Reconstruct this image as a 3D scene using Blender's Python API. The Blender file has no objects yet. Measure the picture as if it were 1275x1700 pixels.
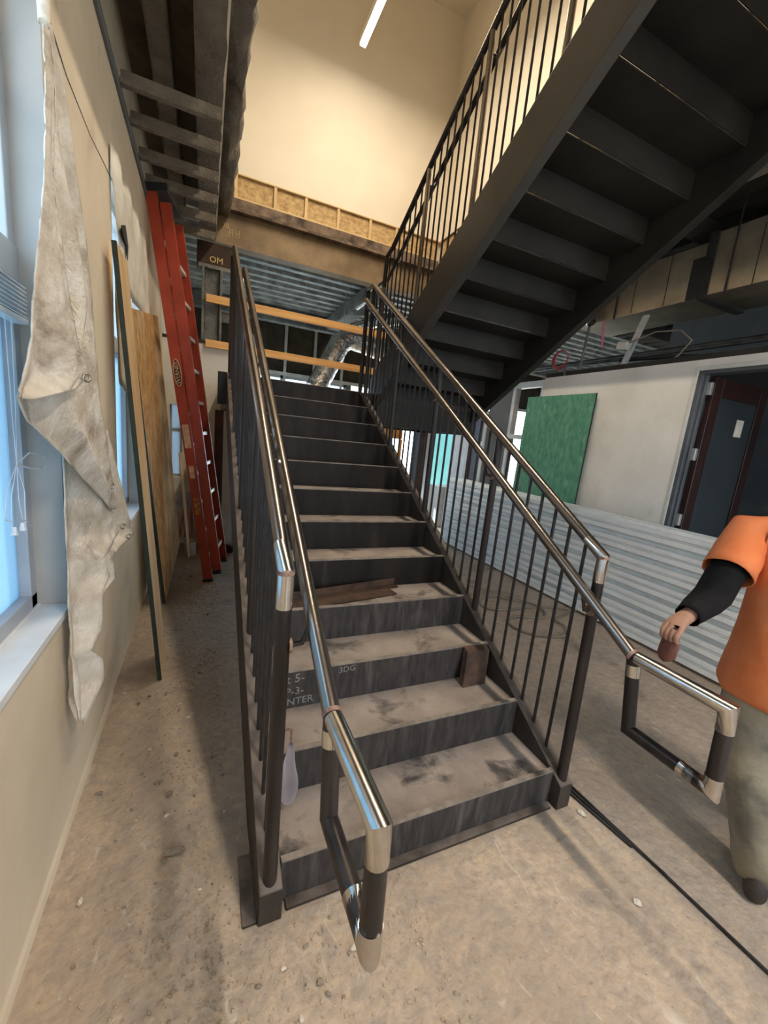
import bpy, math, random
from mathutils import Vector, Matrix, Euler
R = random.Random(7)
SC = bpy.context.scene
COL = SC.collection
PI = math.pi

def srgb(r, g, b):
    f = lambda c: (c/255/12.92) if c/255 <= .04045 else ((c/255+.055)/1.055)**2.4
    return (f(r), f(g), f(b), 1.0)

# ------------------------------------------------------------------ camera
cam_d = bpy.data.cameras.new('camera')
cam = bpy.data.objects.new('camera', cam_d); COL.objects.link(cam)
cam.location = (-0.2659, -1.1327, 1.651)
cam.rotation_euler = (1.3847, -0.0991, -0.4120)
cam_d.sensor_fit = 'VERTICAL'; cam_d.sensor_height = 36.0
cam_d.lens = 668.3/1700*36.0
cam_d.clip_start = 0.02; cam_d.clip_end = 200
SC.camera = cam

# ------------------------------------------------------------------ sky and exposure
WORLD_STRENGTH = 6.2
LAMP_W = 132.0
w = bpy.data.worlds.new('sky'); SC.world = w; w.use_nodes = True
nt = w.node_tree; nt.nodes.clear()
o_ = nt.nodes.new('ShaderNodeOutputWorld'); bg = nt.nodes.new('ShaderNodeBackground')
tc = nt.nodes.new('ShaderNodeTexCoord'); nz = nt.nodes.new('ShaderNodeTexNoise')
nz.inputs['Scale'].default_value = 2.2; nz.inputs['Detail'].default_value = 5
rmp = nt.nodes.new('ShaderNodeValToRGB')
rmp.color_ramp.elements[0].position = .35; rmp.color_ramp.elements[0].color = (.52, .70, .90, 1)
rmp.color_ramp.elements[1].position = .68; rmp.color_ramp.elements[1].color = (.90, .96, 1.0, 1)
nt.links.new(tc.outputs['Generated'], nz.inputs['Vector']); nt.links.new(nz.outputs['Fac'], rmp.inputs['Fac'])
nt.links.new(rmp.outputs['Color'], bg.inputs['Color']); bg.inputs['Strength'].default_value = WORLD_STRENGTH
nt.links.new(bg.outputs['Background'], o_.inputs['Surface'])
SC.view_settings.view_transform = 'Standard'; SC.view_settings.look = 'None'
SC.view_settings.gamma = 1.0; SC.view_settings.use_curve_mapping = False
SC.view_settings.exposure = 0.15
try:
    SC.cycles.use_denoising = True
    SC.cycles.max_bounces = 10; SC.cycles.diffuse_bounces = 6; SC.cycles.glossy_bounces = 4
    SC.cycles.transparent_max_bounces = 12; SC.cycles.sample_clamp_indirect = 6.0
    SC.cycles.caustics_reflective = False; SC.cycles.caustics_refractive = False
except Exception: pass

def area(name, loc, rot, sx, sy, power, col):
    d = bpy.data.lights.new(name, 'AREA'); d.shape = 'RECTANGLE'; d.size = sx; d.size_y = sy
    d.energy = power; d.color = col
    o = bpy.data.objects.new(name, d); COL.objects.link(o); o.location = loc; o.rotation_euler = rot
    return o
WARM = (1.0, .84, .63)
area('lamp_glow', (1.40, 2.10, 6.19), (0, 0, 0), .07, 3.2, LAMP_W, WARM)           # under the pendant strip
area('near_floor_fill', (1.40, -2.2, 4.0), (0, 0, 0), .10, 1.6, 85.0, (1.0, .87, .76))  # added warm fill for the near floor, unseen behind the viewer, no fixture

sd = bpy.data.lights.new('sun', 'SUN'); sd.energy = 9.0; sd.angle = .01; sd.color = (1.0, .93, .82)
so = bpy.data.objects.new('sun', sd); COL.objects.link(so)
so.rotation_euler = Vector((.60, -1.0, -.68)).to_track_quat('-Z', 'Y').to_euler()

# ------------------------------------------------------------------ materials
def mat(name, c1, c2=None, rough=.6, metal=0., scale=6., detail=4., bump=0., bscale=40., spec=.5,
        stretch=(1, 1, 1), lo=.35, hi=.65, c3=None, s3=2., lo3=.5, hi3=.7, dust=None, dlo=.6, emit=None, estr=0., trans=0., alpha=1., rough2=None):
    m = bpy.data.materials.new(name); m.use_nodes = True
    t = m.node_tree; b = t.nodes['Principled BSDF']; N = t.nodes.new; L = t.links.new
    b.inputs['Roughness'].default_value = rough; b.inputs['Metallic'].default_value = metal
    b.inputs['Specular IOR Level'].default_value = spec
    b.inputs['Transmission Weight'].default_value = trans; b.inputs['Alpha'].default_value = alpha
    if emit: b.inputs['Emission Color'].default_value = emit; b.inputs['Emission Strength'].default_value = estr
    tc = N('ShaderNodeTexCoord'); mp = N('ShaderNodeMapping'); mp.inputs['Scale'].default_value = stretch
    L(tc.outputs['Object'], mp.inputs['Vector'])
    def mix(fac, a, bb):
        x = N('ShaderNodeMix'); x.data_type = 'RGBA'; L(fac, x.inputs[0])
        for v, i in ((a, 6), (bb, 7)):
            if isinstance(v, tuple): x.inputs[i].default_value = v
            else: L(v, x.inputs[i])
        return x.outputs[2]
    def noise(sc, de, lo, hi, dist=0.):
        n = N('ShaderNodeTexNoise'); n.inputs['Scale'].default_value = sc; n.inputs['Detail'].default_value = de
        n.inputs['Roughness'].default_value = .6; n.inputs['Distortion'].default_value = dist
        L(mp.outputs['Vector'], n.inputs['Vector'])
        r = N('ShaderNodeMapRange'); r.inputs['From Min'].default_value = lo; r.inputs['From Max'].default_value = hi
        L(n.outputs['Fac'], r.inputs['Value']); return r.outputs['Result']
    col = c1
    if c2:
        f = noise(scale, detail, lo, hi)
        col = mix(f, c1, c2)
        if rough2 is not None:
            q = N('ShaderNodeMapRange'); q.inputs['To Min'].default_value = rough; q.inputs['To Max'].default_value = rough2
            L(f, q.inputs['Value']); L(q.outputs['Result'], b.inputs['Roughness'])
    if c3: col = mix(noise(s3, 5., lo3, hi3, .4), col, c3)
    if dust:
        g = N('ShaderNodeNewGeometry'); sx = N('ShaderNodeSeparateXYZ'); L(g.outputs['Normal'], sx.inputs[0])
        r = N('ShaderNodeMapRange'); r.inputs['From Min'].default_value = dlo; r.inputs['From Max'].default_value = .95
        L(sx.outputs['Z'], r.inputs['Value'])
        mu = N('ShaderNodeMath'); mu.operation = 'MULTIPLY'; L(r.outputs['Result'], mu.inputs[0]); L(noise(9., 5., .25, .6), mu.inputs[1])
        col = mix(mu.outputs[0], col, dust)
    if isinstance(col, tuple): b.inputs['Base Color'].default_value = col
    else: L(col, b.inputs['Base Color'])
    if bump:
        n = N('ShaderNodeTexNoise'); n.inputs['Scale'].default_value = bscale; n.inputs['Detail'].default_value = 6
        L(mp.outputs['Vector'], n.inputs['Vector'])
        bp = N('ShaderNodeBump'); bp.inputs['Strength'].default_value = bump; bp.inputs['Distance'].default_value = .02
        L(n.outputs['Fac'], bp.inputs['Height']); L(bp.outputs['Normal'], b.inputs['Normal'])
    return m

M = {}
M['steel'] = mat('dark_steel', c1=(.022, .019, .017, 1), c2=(.060, .048, .040, 1), rough=.52, metal=.15, scale=5., detail=5., bump=.08, bscale=60., spec=.25, dust=(.20, .165, .14, 1), rough2=.62)
M['steel_up'] = mat('dark_primed_steel', c1=(.017, .0155, .0135, 1), c2=(.028, .025, .021, 1), rough=.5, metal=.1, scale=3., spec=.22)
M['stringer_up'] = mat('satin_primed_steel', (.050, .047, .043, 1), (.068, .063, .056, 1), .36, .3, 2., 3.)
M['riser'] = mat('riser_steel', c1=(.007, .0055, .0048, 1), c2=(.020, .016, .0135, 1), rough=.55, metal=.1, scale=7., detail=6., bump=.10, bscale=50., spec=.22, stretch=(1, 1, .2), c3=(.055, .047, .040, 1), s3=7., lo3=.60, hi3=.85)
M['riser_dusty'] = mat('dusty_riser_steel', c1=(.030, .027, .026, 1), c2=(.058, .052, .049, 1), rough=.7, metal=.05, scale=40., detail=6., bump=.16, bscale=60., spec=.2, stretch=(1, 1, .18), c3=(.12, .107, .098, 1), s3=14., lo3=.53, hi3=.8)
M['tread'] = mat('dusty_tread', (.21, .175, .15, 1), (.34, .285, .24, 1), .85, 0., 3.5, 6., .25, 45., c3=(.055, .05, .048, 1), s3=4.5, lo3=.54, hi3=.68)
M['nosing'] = mat('nosing_shine', (.16, .135, .115, 1), (.30, .26, .22, 1), .6, .2, 12., 4.)  # pale colour paints the shine along the front edge of each lip
M['tube'] = mat('mill_scale_tube', (.22, .195, .175, 1), (.27, .24, .215, 1), .24, .95, 2., 2., rough2=.29)
M['tube_dark'] = mat('dark_mill_tube', (.030, .026, .025, 1), (.060, .050, .046, 1), .32, .6, 12., 5., .05, 80., stretch=(1, 1, .12), rough2=.48, c3=(.30, .30, .31, 1), s3=16., lo3=.66, hi3=.78)
M['ground'] = mat('ground_bright_steel', (.55, .53, .50, 1), (.62, .60, .57, 1), .20, 1., 30., 2.)
M['weld'] = mat('rusty_weld', (.20, .10, .07, 1), (.40, .28, .22, 1), .6, .5, 40., 4., .3, 120.)
M['bal'] = mat('baluster_steel', (.022, .021, .022, 1), (.045, .041, .040, 1), .40, .5, 20., 4., rough2=.55)
M['paint'] = mat('warm_white_paint', srgb(236, 228, 212), srgb(228, 219, 202), .75, 0., 1.2, 2., .02, 200.)
M['wallb'] = mat('beige_wall_paint', srgb(222, 208, 184), srgb(205, 190, 165), .8, 0., 1.5, 5., .04, 60., c3=srgb(180, 165, 140), s3=3., lo3=.6, hi3=.85)
M['white'] = mat('white_trim', srgb(225, 228, 230), srgb(205, 208, 212), .5, 0., 3., 4.)
M['jambpaint'] = mat('jamb_paint', srgb(176, 172, 166), srgb(160, 156, 150), .6, 0., 2., 3.)
M['frame'] = mat('grey_window_frame', srgb(175, 180, 186), srgb(160, 165, 172), .45, .1, 3., 3.)
M['drywall'] = mat('drywall_white', srgb(222, 220, 214), srgb(206, 203, 195), .85, 0., 2., 4., .02, 90., c3=srgb(190, 180, 165), s3=4., lo3=.62, hi3=.85)
M['fire'] = mat('sprayed_fireproofing', srgb(128, 118, 104), srgb(98, 90, 80), .95, 0., 4., 6., .9, 35.)
M['firegrey'] = mat('sprayed_fireproofing_grey', srgb(130, 132, 128), srgb(88, 90, 88), .95, 0., 5., 6., .9, 35.)
M['deck'] = mat('steel_deck', srgb(168, 172, 168), srgb(110, 114, 112), .6, .3, 5., 5., .1, 50.)
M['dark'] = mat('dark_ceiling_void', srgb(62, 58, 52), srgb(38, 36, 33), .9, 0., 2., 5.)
M['beam'] = mat('primed_beam', srgb(150, 128, 98), srgb(118, 98, 74), .6, .1, 3., 6., .1, 60.)
M['beamflange'] = mat('stained_flange', srgb(140, 120, 104), srgb(70, 58, 50), .8, .1, 6., 6., .3, 40.)
M['brown'] = mat('brown_primed_steel', srgb(92, 62, 50), srgb(66, 46, 38), .6, .2, 4., 4.)
M['rust'] = mat('dark_rust_beam', srgb(72, 52, 36), srgb(46, 34, 26), .75, .2, 5., 5.)
M['osb_wool'] = mat('mineral_wool', srgb(214, 186, 138), srgb(168, 138, 96), .95, 0., 12., 7., .6, 30., stretch=(1, 1, 1.6))
M['stud'] = mat('galvanised_stud', srgb(214, 212, 204), srgb(184, 184, 180), .42, .35, 4., 4.)
M['studstack'] = mat('bright_galvanised_stud', srgb(246, 248, 246), srgb(228, 232, 230), .5, .1, 3., 4., c3=srgb(206, 196, 180), s3=5., lo3=.62, hi3=.85)
M['studw'] = mat('pale_wood', srgb(222, 196, 150), srgb(206, 178, 132), .7, 0., 4., 4.)
M['pine'] = mat('pine_plank', srgb(236, 186, 120), srgb(214, 156, 92), .65, 0., 5., 4., .05, 60., stretch=(.25, 4, 6), c3=srgb(180, 120, 66), s3=9., lo3=.66, hi3=.8)
M['osb'] = mat('osb_face', srgb(206, 164, 104), srgb(142, 98, 54), .8, 0., 30., 4., .25, 40., stretch=(1, 1, .35), c3=srgb(206, 184, 146), s3=2.2, lo3=.5, hi3=.68)
M['plytan'] = mat('plywood_face', srgb(206, 172, 124), srgb(186, 150, 104), .8, 0., 9., 4., .06, 60., stretch=(1, 1, .15))
M['edge'] = mat('dark_green_edge', srgb(40, 54, 44), srgb(28, 38, 32), .7)
M['greenosb'] = mat('green_osb', srgb(92, 150, 122), srgb(66, 122, 98), .7, 0., 24., 5., .2, 45., stretch=(1, 1, .4), c3=srgb(130, 172, 138), s3=18., lo3=.6, hi3=.74)
M['canvas'] = mat('canvas_cloth', srgb(222, 217, 206), srgb(186, 174, 156), .95, 0., 7., 6., .35, 70., c3=srgb(112, 94, 74), s3=5., lo3=.52, hi3=.74)
M['grommet'] = mat('brass_grommet', srgb(200, 196, 186), srgb(170, 165, 150), .3, .9)
M['thread'] = mat('frayed_thread', srgb(214, 200, 172), None, .9)
M['paper'] = mat('torn_white_liner', srgb(226, 222, 210), srgb(196, 188, 170), .8, 0., 4., 5., .3, 20.)
M['black'] = mat('black_rubber', (.012, .012, .012, 1), None, .6)
M['orange'] = mat('orange_fibreglass', srgb(172, 66, 42), srgb(150, 54, 34), .4, 0., 5., 4.)
M['alu'] = mat('aluminium', srgb(226, 226, 224), srgb(200, 200, 198), .35, .5, 8., 3.)
M['label'] = mat('pale_sticker', srgb(222, 196, 170), srgb(196, 150, 120), .6, 0., 30., 3.)
M['yellowlabel'] = mat('worn_yellow_sticker', srgb(190, 150, 60), srgb(150, 80, 40), .6, 0., 30., 3.)
M['shirt'] = mat('orange_cotton', srgb(220, 130, 80), srgb(206, 112, 60), .9, 0., 5., 4., .9, 5., c3=srgb(214, 140, 90), s3=3., lo3=.6, hi3=.85)
M['sleeve'] = mat('black_sleeve', (.005, .005, .0055, 1), (.011, .0105, .0105, 1), .9, 0., 6., 4., .9, 14., spec=.15)
M['pants'] = mat('khaki_work_trousers', srgb(148, 138, 116), srgb(110, 104, 90), .9, 0., 5., 5., .4, 18., c3=srgb(80, 78, 70), s3=5., lo3=.55, hi3=.75)
M['skin'] = mat('skin', srgb(160, 120, 98), srgb(140, 102, 82), .55, 0., 8., 3.)
M['hair'] = mat('dark_hair', (.02, .015, .012, 1), (.04, .03, .02, 1), .6)
M['boot'] = mat('brown_boot', srgb(60, 50, 42), srgb(40, 34, 30), .7, 0., 8., 4.)
M['glove'] = mat('brown_leather', srgb(110, 62, 44), srgb(86, 48, 36), .7, 0., 12., 4., .2, 60.)
M['duct'] = mat('galvanised_duct', srgb(214, 200, 176), srgb(176, 164, 142), .36, .75, 3., 5., .03, 20.)
M['foil'] = mat('crinkled_foil', srgb(214, 210, 204), srgb(170, 166, 160), .22, .95, 8., 4., .9, 22.)
M['sealant'] = mat('black_duct_sealant', (.012, .011, .010, 1), (.03, .028, .025, 1), .8, 0., 10., 5., .4, 30.)
M['pipe'] = mat('dark_conduit', srgb(110, 112, 112), srgb(70, 72, 72), .4, .6)
M['pink'] = mat('pink_ribbon', srgb(236, 120, 160), None, .7)
M['redcable'] = mat('red_cable', srgb(180, 44, 54), None, .5)
M['whitecable'] = mat('pale_cable', srgb(140, 132, 116), srgb(112, 104, 92), .6)
M['door'] = mat('dark_mahogany', srgb(52, 26, 20), srgb(32, 17, 14), .35, 0., 4., 4., stretch=(6, 6, .6))
M['doorglass'] = mat('dark_door_panel', srgb(50, 56, 60), srgb(44, 50, 54), .3, 0., 2., 2.)
M['hinge'] = mat('satin_hinge', srgb(210, 210, 206), None, .35, .8)
M['jambdark'] = mat('dark_door_reveal', srgb(96, 100, 104), srgb(80, 84, 88), .45, .3, 3., 3.)
M['jamb'] = mat('pale_door_frame', srgb(206, 206, 200), srgb(190, 190, 184), .5, .1, 3., 3.)
M['greywall'] = mat('grey_paint_wall', srgb(104, 108, 110), srgb(92, 96, 98), .8, 0., 2., 3.)
M['cyan'] = mat('aqua_sheathing', srgb(150, 226, 224), srgb(136, 212, 212), .8, 0., 2., 3.)
M['yellow'] = mat('yellow_sheathing', srgb(250, 232, 150), srgb(240, 220, 136), .8, 0., 2., 3.)
M['machine'] = mat('orange_lift_paint', srgb(236, 150, 30), srgb(210, 120, 20), .5, 0., 4., 3.)
M['kraft'] = mat('dark_kraft_insulation', srgb(70, 60, 44), srgb(46, 40, 30), .85, 0., 4., 5., .3, 16.)
M['lampshell'] = mat('white_lamp_housing', srgb(240, 238, 230), None, .4)
M['lampface'] = mat('lit_diffuser', (1, 1, 1, 1), None, .4, emit=(1.0, .93, .80, 1), estr=9.)
M['chalk'] = mat('chalk_marks', srgb(190, 190, 186), None, .9)
M['chalky'] = mat('yellow_chalk_marks', srgb(214, 188, 130), None, .9)
M['chalkdim'] = mat('smudged_chalk', srgb(128, 126, 122), None, .9)
M['stone'] = mat('rubble', srgb(150, 138, 122), srgb(110, 100, 88), .95, 0., 20., 4., .5, 60.)
M['grit'] = mat('dusty_grit', srgb(184, 166, 146), srgb(142, 128, 112), .95, 0., 3., 3.)
M['stonew'] = mat('pale_rubble', srgb(214, 206, 192), srgb(186, 178, 164), .95, 0., 20., 4., .4, 60.)
M['rod'] = mat('black_rod', (.02, .02, .022, 1), (.045, .045, .048, 1), .45, .6)
M['plate'] = mat('rusty_flat_bar', srgb(96, 74, 60), srgb(60, 48, 42), .55, .4, 12., 4.)
M['blueplastic'] = mat('dark_blue_plastic', srgb(40, 44, 84), None, .5)
M['ground_out'] = mat('pale_paving', srgb(214, 208, 196), srgb(196, 190, 178), .9, 0., 1., 3.)

def glassy(name, tint, mixf, rough=.05):
    m = bpy.data.materials.new(name); m.use_nodes = True; t = m.node_tree; t.nodes.clear(); N = t.nodes.new
    o = N('ShaderNodeOutputMaterial'); mx = N('ShaderNodeMixShader'); tr = N('ShaderNodeBsdfTransparent'); gl = N('ShaderNodeBsdfGlossy')
    tr.inputs['Color'].default_value = tint; gl.inputs['Roughness'].default_value = rough; mx.inputs[0].default_value = mixf
    t.links.new(tr.outputs[0], mx.inputs[1]); t.links.new(gl.outputs[0], mx.inputs[2]); t.links.new(mx.outputs[0], o.inputs[0])
    return m
def frosted(name, col, mixf):
    m = bpy.data.materials.new(name); m.use_nodes = True; t = m.node_tree; t.nodes.clear(); N = t.nodes.new
    o = N('ShaderNodeOutputMaterial'); mx = N('ShaderNodeMixShader'); tl = N('ShaderNodeBsdfTranslucent'); tr = N('ShaderNodeBsdfTransparent')
    tl.inputs['Color'].default_value = col; tr.inputs['Color'].default_value = (.9, .95, 1, 1); mx.inputs[0].default_value = mixf
    t.links.new(tl.outputs[0], mx.inputs[1]); t.links.new(tr.outputs[0], mx.inputs[2]); t.links.new(mx.outputs[0], o.inputs[0])
    return m
M['glass'] = glassy('clear_pane', (.80, .88, .95, 1), .05)
M['frost'] = frosted('frosted_pane', (.24, .34, .42, 1), .05)
M['palefrost'] = frosted('pale_frosted_pane', (.78, .86, .92, 1), .2)
M['clearbag'] = frosted('thin_plastic_film', (.75, .72, .80, 1), .35)

def floor_mat():
    m = bpy.data.materials.new('dusty_concrete'); m.use_nodes = True
    t = m.node_tree; b = t.nodes['Principled BSDF']; N = t.nodes.new; L = t.links.new
    g = N('ShaderNodeTexCoord'); sx = N('ShaderNodeSeparateXYZ'); L(g.outputs['Object'], sx.inputs[0])
    def noise(sc, de, lo, hi, dist=0., st=(1, 1, 1)):
        mp = N('ShaderNodeMapping'); mp.inputs['Scale'].default_value = st; L(g.outputs['Object'], mp.inputs['Vector'])
        n = N('ShaderNodeTexNoise'); n.inputs['Scale'].default_value = sc; n.inputs['Detail'].default_value = de
        n.inputs['Roughness'].default_value = .62; n.inputs['Distortion'].default_value = dist; L(mp.outputs['Vector'], n.inputs['Vector'])
        r = N('ShaderNodeMapRange'); r.inputs['From Min'].default_value = lo; r.inputs['From Max'].default_value = hi
        L(n.outputs['Fac'], r.inputs['Value']); return r.outputs['Result'], n.outputs['Fac']
    def mix(f, a, c):
        x = N('ShaderNodeMix'); x.data_type = 'RGBA'
        if isinstance(f, float): x.inputs[0].default_value = f
        else: L(f, x.inputs[0])
        for v, i in ((a, 6), (c, 7)):
            if isinstance(v, tuple): x.inputs[i].default_value = v
            else: L(v, x.inputs[i])
        return x.outputs[2]
    tan = mix(noise(3., 6., .3, .7)[0], srgb(194, 174, 150), srgb(168, 150, 130))
    grey = mix(noise(1.6, 7., .3, .7, .3)[0], srgb(116, 121, 127), srgb(86, 91, 98))
    pinkg = mix(noise(2.2, 7., .3, .7, .3)[0], srgb(196, 182, 170), srgb(164, 150, 140))
    # the dust lies thickest beside the wall and thins out across the slab
    nx, nraw = noise(1.3, 5., .3, .7)
    ad = N('ShaderNodeMath'); ad.operation = 'MULTIPLY_ADD'; L(nraw, ad.inputs[0]); ad.inputs[1].default_value = .7; L(sx.outputs['X'], ad.inputs[2])
    r1 = N('ShaderNodeMapRange'); r1.inputs['From Min'].default_value = -.15; r1.inputs['From Max'].default_value = .75; L(ad.outputs[0], r1.inputs['Value'])
    r2 = N('ShaderNodeMapRange'); r2.inputs['From Min'].default_value = 1.45; r2.inputs['From Max'].default_value = 2.0; L(ad.outputs[0], r2.inputs['Value'])
    col = mix(r1.outputs['Result'], tan, pinkg); col = mix(r2.outputs['Result'], col, grey)
    st = noise(1.7, 7., .57, .70, .5)[0]; col = mix(st, col, srgb(98, 90, 85))
    fine = noise(22., 8., .35, .75, .6)[0]; col = mix(fine, col, srgb(150, 140, 130))
    sc = noise(14., 6., .62, .74, 1.2, (1, .5, 1))[0]; col = mix(sc, col, srgb(196, 186, 174))
    sp = noise(60., 3., .64, .76)[0]; col = mix(sp, col, srgb(132, 120, 108))
    sq = noise(5., 6., .58, .80, .8)[0]; col = mix(sq, col, srgb(138, 128, 118))
    # saw-cut joints in the slab
    br = N('ShaderNodeTexBrick'); br.offset = 0.; br.inputs['Scale'].default_value = 1.; br.inputs['Brick Width'].default_value = 1.3; br.inputs['Row Height'].default_value = 1.3
    br.inputs['Mortar Size'].default_value = .003; br.inputs['Color1'].default_value = (0, 0, 0, 1); br.inputs['Color2'].default_value = (0, 0, 0, 1); br.inputs['Mortar'].default_value = (1, 1, 1, 1)
    L(g.outputs['Object'], br.inputs['Vector'])
    mm = N('ShaderNodeMath'); mm.operation = 'MULTIPLY'; L(br.outputs['Color'], mm.inputs[0]); L(r2.outputs['Result'], mm.inputs[1])
    col = mix(mm.outputs[0], col, srgb(92, 90, 88))
    L(col, b.inputs['Base Color']); b.inputs['Roughness'].default_value = .82
    n = N('ShaderNodeTexNoise'); n.inputs['Scale'].default_value = 28; n.inputs['Detail'].default_value = 8; L(g.outputs['Object'], n.inputs['Vector'])
    bp = N('ShaderNodeBump'); bp.inputs['Distance'].default_value = .03; bp.inputs['Strength'].default_value = .4
    L(n.outputs['Fac'], bp.inputs['Height']); L(bp.outputs['Normal'], b.inputs['Normal'])
    return m
M['floor'] = floor_mat()

# ------------------------------------------------------------------ mesh helpers
ORG = {}
class MB:
    def __init__(s): s.v = []; s.f = []
    def add(s, vs, fs):
        n = len(s.v); s.v += [tuple(v) for v in vs]; s.f += [tuple(i+n for i in f) for f in fs]; return s
    def box(s, x0, x1, y0, y1, z0, z1):
        return s.add([(x0,y0,z0),(x1,y0,z0),(x1,y1,z0),(x0,y1,z0),(x0,y0,z1),(x1,y0,z1),(x1,y1,z1),(x0,y1,z1)],
                     [(0,3,2,1),(4,5,6,7),(0,1,5,4),(1,2,6,5),(2,3,7,6),(3,0,4,7)])
    def obox(s, c, ax, ay, az):   # centre and half-axis vectors
        c, ax, ay, az = map(Vector, (c, ax, ay, az))
        vs = [c+sx*ax+sy*ay+sz*az for sz in (-1, 1) for sx, sy in ((-1,-1),(1,-1),(1,1),(-1,1))]
        return s.add(vs, [(0,3,2,1),(4,5,6,7),(0,1,5,4),(1,2,6,5),(2,3,7,6),(3,0,4,7)])
    def prism(s, poly, ax, lo, hi):   # polygon in the two other axes
        put = {'x': lambda t, a, b: (t, a, b), 'y': lambda t, a, b: (a, t, b), 'z': lambda t, a, b: (a, b, t)}[ax]
        n = len(poly)
        vs = [put(lo, a, b) for a, b in poly] + [put(hi, a, b) for a, b in poly]
        return s.add(vs, [tuple(range(n-1, -1, -1)), tuple(range(n, 2*n))] + [(i, (i+1) % n, n+(i+1) % n, n+i) for i in range(n)])
    def tube(s, pts, r, n=14, closed=False, caps=True):   # mitred pipe along a polyline
        P = [Vector(p) for p in pts]; m = len(P)
        rr = r if isinstance(r, (list, tuple)) else [r]*m
        def d(i, j): return (P[j]-P[i]).normalized()
        rings = []; u = None
        for i in range(m):
            if closed: d0, d1 = d(i-1, i), d(i, (i+1) % m)
            else:
                d0 = d(i-1, i) if i else d(0, 1); d1 = d(i, i+1) if i < m-1 else d(m-2, m-1)
            if u is None:
                u = d0.orthogonal().normalized()
            u = (u - d0*u.dot(d0)).normalized(); v = d0.cross(u)
            t = (d0+d1); t = t.normalized() if t.length > 1e-6 else d0
            ring = []
            for k in range(n):
                a = 2*PI*k/n; off = (u*math.cos(a)+v*math.sin(a))*rr[i]
                den = d0.dot(t)
                off = off - d0*(off.dot(t)/den if abs(den) > .2 else 0)   # slide along the pipe onto the mitre plane
                ring.append(P[i]+off)
            rings.append(ring)
            u = (u - d1*u.dot(d1)).normalized() if abs(u.dot(d1)) < .98 else d1.orthogonal().normalized()
        vs = [p for ring in rings for p in ring]; fs = []
        for i in range(m if closed else m-1):
            j = (i+1) % m
            for k in range(n): fs.append((i*n+k, i*n+(k+1) % n, j*n+(k+1) % n, j*n+k))
        if caps and not closed: fs += [tuple(range(n-1, -1, -1)), tuple(range((m-1)*n, m*n))]
        return s.add(vs, fs)
    def cyl(s, a, b, r, n=12): return s.tube([a, b], r, n)
    def loft(s, rings, cap=True):
        n = len(rings[0]); m = len(rings)
        vs = [p for r in rings for p in r]
        fs = [(i*n+k, i*n+(k+1) % n, (i+1)*n+(k+1) % n, (i+1)*n+k) for i in range(m-1) for k in range(n)]
        if cap: fs += [tuple(range(n-1, -1, -1)), tuple(range((m-1)*n, m*n))]
        return s.add(vs, fs)
    def grid(s, rows):
        n = len(rows[0]); m = len(rows)
        return s.add([p for r in rows for p in r], [(i*n+k, i*n+k+1, (i+1)*n+k+1, (i+1)*n+k) for i in range(m-1) for k in range(n-1)])
    def stone(s, c, r, rng, flat=.6):
        t = (1+5**.5)/2
        vs = [(-1,t,0),(1,t,0),(-1,-t,0),(1,-t,0),(0,-1,t),(0,1,t),(0,-1,-t),(0,1,-t),(t,0,-1),(t,0,1),(-t,0,-1),(-t,0,1)]
        fs = [(0,11,5),(0,5,1),(0,1,7),(0,7,10),(0,10,11),(1,5,9),(5,11,4),(11,10,2),(10,7,6),(7,1,8),(3,9,4),(3,4,2),(3,2,6),(3,6,8),(3,8,9),(4,9,5),(2,4,11),(6,2,10),(8,6,7),(9,8,1)]
        e = Euler((0, 0, rng.uniform(0, 6.3))).to_matrix(); sx, sy = rng.uniform(.8, 1.5), rng.uniform(.6, 1.)
        out = []
        for v in vs:
            q = Vector(v).normalized()*rng.uniform(.72, 1.1); q = Vector((q.x*sx, q.y*sy, q.z*flat)); out.append(e @ q * r + Vector(c))
        return s.add(out, fs)
    def build(s, name, m, parent=None, bevel=0., smooth=None, solid=0., sub=0, base=None):
        zs = [v[2] for v in s.v]; xs = [v[0] for v in s.v]; ys = [v[1] for v in s.v]
        if parent is not None: o = Vector(ORG[parent.name])
        else: o = Vector(base) if base else Vector(((min(xs)+max(xs))/2, (min(ys)+max(ys))/2, min(zs)))
        me = bpy.data.meshes.new(name)
        me.from_pydata([tuple(Vector(v)-o) for v in s.v], [], s.f); me.validate(); me.update()
        me.materials.append(M[m] if isinstance(m, str) else m)
        ob = bpy.data.objects.new(name, me); COL.objects.link(ob)
        ORG[ob.name] = tuple(o)
        if parent is not None: ob.parent = parent
        else: ob.location = o
        if smooth is not None:
            for p in me.polygons: p.use_smooth = True
            me.set_sharp_from_angle(angle=math.radians(smooth))
        if solid:
            md = ob.modifiers.new('thickness', 'SOLIDIFY'); md.thickness = solid; md.offset = 0
        if sub:
            md = ob.modifiers.new('smoothing', 'SUBSURF'); md.levels = sub; md.render_levels = sub
        if bevel:
            md = ob.modifiers.new('bevel', 'BEVEL'); md.width = bevel; md.segments = 2; md.limit_method = 'ANGLE'; md.angle_limit = math.radians(40)
        return ob
def Bx(*a): return MB().box(*a)
def tag(o, label, cat, group=None, kind=None):
    o['label'] = label; o['category'] = cat
    if group: o['group'] = group
    if kind: o['kind'] = kind
    return o
def thing(name, label, cat, loc, group=None):
    o = bpy.data.objects.new(name, None); COL.objects.link(o); o.location = loc; o.empty_display_size = .1
    ORG[o.name] = tuple(loc); tag(o, label, cat, group); return o
def struct(name, mb, m, **k):
    o = mb.build(name, m, **k)
    if o.parent is None: o['kind'] = 'structure'
    return o
def sroot(name, loc):
    o = bpy.data.objects.new(name, None); COL.objects.link(o); o.location = loc; ORG[o.name] = tuple(loc); o['kind'] = 'structure'; return o
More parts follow.
